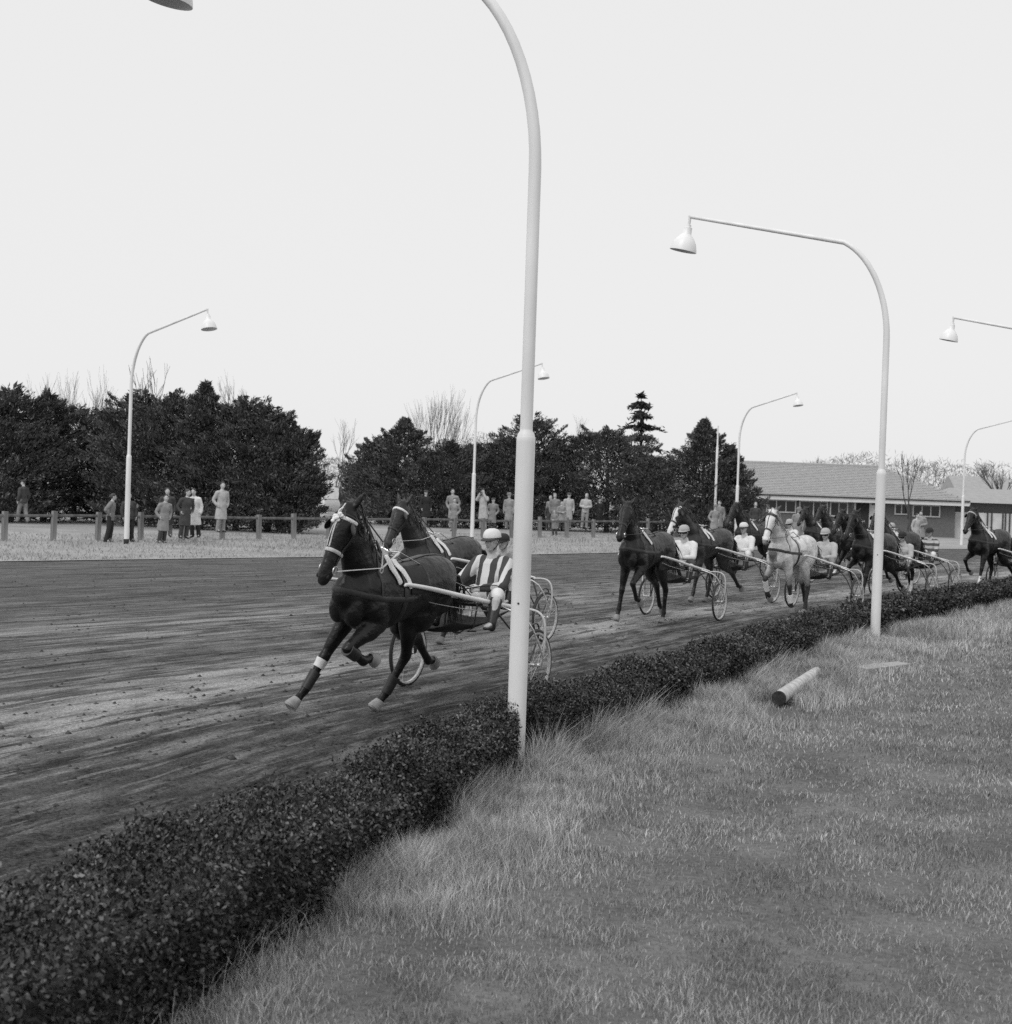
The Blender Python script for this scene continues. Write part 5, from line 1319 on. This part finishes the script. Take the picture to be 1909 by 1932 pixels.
# courses of tiles laid on the front and the hip slope, joined because each tile is smaller than a pixel or two
q = MB()
def slope_tiles(a, b_, c_, d_, rows):
    for i in range(rows):
        t0, t1 = i / rows, (i + 1) / rows; p, r_ = a.lerp(d_, t0), b_.lerp(c_, t0); p2, r2 = a.lerp(d_, t1), b_.lerp(c_, t1)
        nrm = (b_ - a).cross(d_ - a).normalized(); n = max(1, int((r_ - p).length / .5))
        for k_ in range(n):
            u0, u1 = k_ / n, (k_ + .985) / n
            q.add([p.lerp(r_, u0) + nrm * .045, p.lerp(r_, u1) + nrm * .045, p2.lerp(r2, u1) + nrm * .025, p2.lerp(r2, u0) + nrm * .025], [(0, 1, 2, 3)])
slope_tiles(V(e0, f0_, ZE_), V(e1, f0_, ZE_), V(r1_, ym, ZR), V(r0_, ym, ZR), 20)
slope_tiles(V(e1, f0_, ZE_), V(e1, f1_, ZE_), V(r1_, ym, ZR), V(r1_, ym, ZR), 20)
tag(q.build('roof_tiles', 'roof_tile', roof, smooth=False), kind='stuff')
for i in range(40):
    q = MB(); x = r0_ + (r1_ - r0_) * (i + .5) / 40; q.tube([V(x - .2, ym, ZR + .02), V(x + .17, ym, ZR + .03)], [.10, .115], 8); q.build('ridge_tile', 'roof_tile', roof)
q = MB(); hip0, hip1 = V(r1_, ym, ZR), V(e1, f0_, ZE_)
for i in range(16): q.tube([hip0.lerp(hip1, i / 16), hip0.lerp(hip1, (i + .94) / 16)], [.10, .12], 6)
tag(q.build('hip_tiles', 'roof_tile', roof), kind='stuff')
q = MB(); q.box(((e0 + e1) / 2, f0_ - .02, ZE_ - .16), (e1 - e0, .06, .30)); q.box((e1 + .02, (f0_ + f1_) / 2, ZE_ - .16), (.06, f1_ - f0_, .30)); q.build('fascia', 'fascia', PV, smooth=False)
q = MB(); q.tube([V(e0, f0_ - .1, ZE_ + .02), V(e1, f0_ - .1, ZE_ + .02)], .06, 8); q.build('gutter', 'dark_metal', PV)


def px_x(px, d): return at_depth(px, 960, d).x


def window(x0, x1, z0, z1, y, nm=3, host=PV):
    fr = MB(); t_ = .09
    for c, s_ in (((x0 + x1) / 2, z0), ((x0 + x1) / 2, z1)): fr.box((c, y - .04, s_), (x1 - x0 + t_, .1, t_))
    for i in range(nm + 1): fr.box((x0 + (x1 - x0) * i / nm, y - .042, (z0 + z1) / 2), (t_ if i in (0, nm) else .07, .1, z1 - z0 - t_))
    o = fr.build('window', 'window_frame', host, smooth=False)
    for i in range(nm):
        pn = MB(); a_ = x0 + (x1 - x0) * i / nm + .05; b_ = x0 + (x1 - x0) * (i + 1) / nm - .05; pn.add([(a_, y - .02, z0 + .05), (b_, y - .02, z0 + .05), (b_, y - .02, z1 - .05), (a_, y - .02, z1 - .05)], [(0, 1, 2, 3)]); pn.build('pane', 'glass_dark', o, smooth=False)


yw = Y0 - .01
window(px_x(1446, Y0), px_x(1500, Y0), 1.75, 2.6, yw, 3)
window(px_x(1508, Y0), px_x(1560, Y0), 1.3, 2.6, yw, 2)
window(px_x(1566, Y0), px_x(1598, Y0), 1.6, 2.6, yw, 2)
window(px_x(1688, Y0), px_x(1712, Y0), 1.9, 2.6, yw, 2)
window(px_x(1722, Y0), px_x(1772, Y0), 1.8, 2.6, yw, 3)
q = MB(); q.box((px_x(1626, Y0), yw - .03, 1.4), (1.0, .08, 2.3)); dr = q.build('door', 'cloth_black', PV, smooth=False)
q = MB(); q.box((px_x(1612, Y0), yw - .04, 1.45), (.14, .12, 2.45)); q.box((px_x(1641, Y0), yw - .04, 1.45), (.14, .12, 2.45)); q.build('door_frame', 'window_frame', dr, smooth=False)
q = MB(); q.box((px_x(1652, Y0), yw - .03, 1.4), (.8, .05, 2.2)); q.build('pale_panel', 'plaster', PV, smooth=False)
for px in (1603, 1714):
    q = MB(); q.tube([V(px_x(px, Y0), f0_ + .06, ZB), V(px_x(px, Y0), f0_ + .06, ZE_ - .3)], .05, 8); q.build('downpipe', 'dark_metal', PV)
AN = empty('annex', 'white walled low annex with painted shade under its eaves right of the pavilion', 'building')
ax0, ax1, ay = px_x(1776, 99), px_x(1990, 99), 99.0
q = MB(); q.box(((ax0 + ax1) / 2, ay + 3, 1.2), (ax1 - ax0, 6, 2.0)); q.build('wall', 'plaster', AN, smooth=False)
q = MB(); q.box(((ax0 + ax1) / 2, ay + 3.2, 2.55), (ax1 - ax0, 5.6, .7)); q.build('eaves_shade_band', 'brick', AN, smooth=False)  # dark block paints the shadow band under the eaves
q = MB(); q.add([(ax0 - .5, ay - .5, 2.92), (ax1, ay - .5, 2.92), (ax1, ay + 6.5, 2.92), (ax0 - .5, ay + 6.5, 2.92), (ax0 + 1.5, ay + 3, 4.0), (ax1, ay + 3, 4.0)], [(0, 1, 5, 4), (1, 2, 5), (2, 3, 4, 5), (3, 0, 4), (3, 2, 1, 0)]); q.build('roof', 'roof_tile', AN, smooth=False)
for px in (1838, 1863, 1871, 1892, 1897, 1905):
    q = MB(); q.box((px_x(px, ay), ay - .05, 1.25), (.08, .1, 2.0)); q.build('post', 'dark_metal', AN, smooth=False)
HS = empty('house', 'grey roofed house showing faintly behind the annex', 'building')
hx0, hx1 = px_x(1790, 118) , px_x(1862, 118)
q = MB(); q.box(((hx0 + hx1) / 2 * 1.19, 138, 1.8), ((hx1 - hx0) * 1.6, 7, 3.4)); q.build('wall', 'plaster', HS, smooth=False)
cx_ = (hx0 + hx1) / 2 * 1.19; hw_ = (hx1 - hx0) * .9
q = MB(); q.add([(cx_ - hw_, 134, 3.4), (cx_ + hw_, 134, 3.4), (cx_ + hw_, 142, 3.4), (cx_ - hw_, 142, 3.4), (cx_ - hw_, 138, 5.8), (cx_ + hw_, 138, 5.8)], [(0, 1, 5, 4), (1, 2, 5), (2, 3, 4, 5), (3, 0, 4), (3, 2, 1, 0)]); q.build('roof', 'roof_tile', HS, smooth=False)


# ------------------------------------------------------------------ parked vehicles behind the trees
def vehicle(name, label, cat, p, yaw, prof, width, glass, wheels=(-1.2, 1.2), wr=.33):
    """prof: side outline (x, z, half width factor) as a loop of body sections"""
    root = empty(name, label, cat, p, (0, 0, yaw)); q = MB()
    NS_ = 24; vs = []
    for x, z0, z1, k_ in prof:
        zc, hz_, hw_ = (z0 + z1) / 2, (z1 - z0) / 2, width / 2 * k_
        for j in range(NS_):
            th = 2 * math.pi * j / NS_; cy, cz = math.cos(th), math.sin(th); e_ = (abs(cy) ** 4 + abs(cz) ** 4) ** .25
            vs.append(V(x, cy / e_ * hw_ * (1 - .14 * max(0, cz / e_)), zc + cz / e_ * hz_))
    q.add(vs, [(i * NS_ + j, (i + 1) * NS_ + j, (i + 1) * NS_ + (j + 1) % NS_, i * NS_ + (j + 1) % NS_) for i in range(len(prof) - 1) for j in range(NS_)] + [tuple(range(NS_)), tuple((len(prof) - 1) * NS_ + j for j in range(NS_ - 1, -1, -1))])
    q.build('body', 'car_paint', root)
    for (x0, x1, z0, z1, sd) in glass:
        g = MB()
        if sd: 
            for s in (1, -1): g.box(((x0 + x1) / 2, s * (width / 2 + .002), (z0 + z1) / 2), (x1 - x0, .02, z1 - z0))
        else: g.box((x0, 0, (z0 + z1) / 2), (.03, width * .72, z1 - z0), Matrix.Rotation(R(x1), 3, 'Y'))
        g.build('window', 'glass_dark' if sd else 'window_frame', root, smooth=False)
    for x in wheels:
        for s in (1, -1):
            g = MB(); g.lathe((x, s * (width / 2 - .1), wr), [(0, -.09), (wr * .9, -.09), (wr, -.05), (wr, .05), (wr * .9, .09), (0, .09)], 20, axis=(0, 1, 0)); wl = g.build('wheel', 'rubber', root)
            g = MB(); g.lathe((x, s * (width / 2 - .005), wr), [(0, .03), (wr * .5, .02), (wr * .55, 0)], 16, axis=(0, s, 0)); g.build('hub_cap', 'bright_metal', wl)
    for s in (1, -1):
        g = MB(); g.ell((prof[-1][0] + .02, s * width * .34, .75), (.05, .09, .09)); g.build('headlight', 'bright_metal', root)
    g = MB(); g.tube([V(prof[-1][0] + .1, -width * .46, .45), V(prof[-1][0] + .13, 0, .45), V(prof[-1][0] + .1, width * .46, .45)], .06, 8); g.build('bumper', 'bright_metal', root)
    return root


vp = at_depth(616, 960, 88)
vehicle('van', 'pale rounded van parked behind the yews, seen through the gap', 'van', (vp.x, 88, .3), R(-70), [(-2.1, .7, 1.5, .7), (-2.05, .45, 1.95, .88), (-1.6, .38, 2.12, .95), (0, .36, 2.16, .97), (1.2, .36, 2.1, .96), (1.75, .38, 1.75, .93), (2.05, .42, 1.25, .86), (2.15, .5, 1.0, .7)], 1.85, [(-1.6, -.5, 1.35, 1.85, 1), (-.35, .7, 1.35, 1.85, 1), (1.86, -35, 1.3, 1.85, 0)])
cp = at_depth(694, 955, 94)
vehicle('parked_car', 'pale saloon car half seen behind the right clump of trees', 'car', (cp.x, 94, .3), R(195), [(-2.1, .5, .95, .75), (-2.0, .35, 1.1, .9), (-1.2, .3, 1.2, .95), (-.9, .3, 1.5, .9), (.3, .3, 1.52, .9), (.9, .3, 1.12, .94), (1.9, .32, 1.0, .9), (2.1, .45, .85, .75)], 1.65, [(-.75, .25, 1.12, 1.42, 1)])
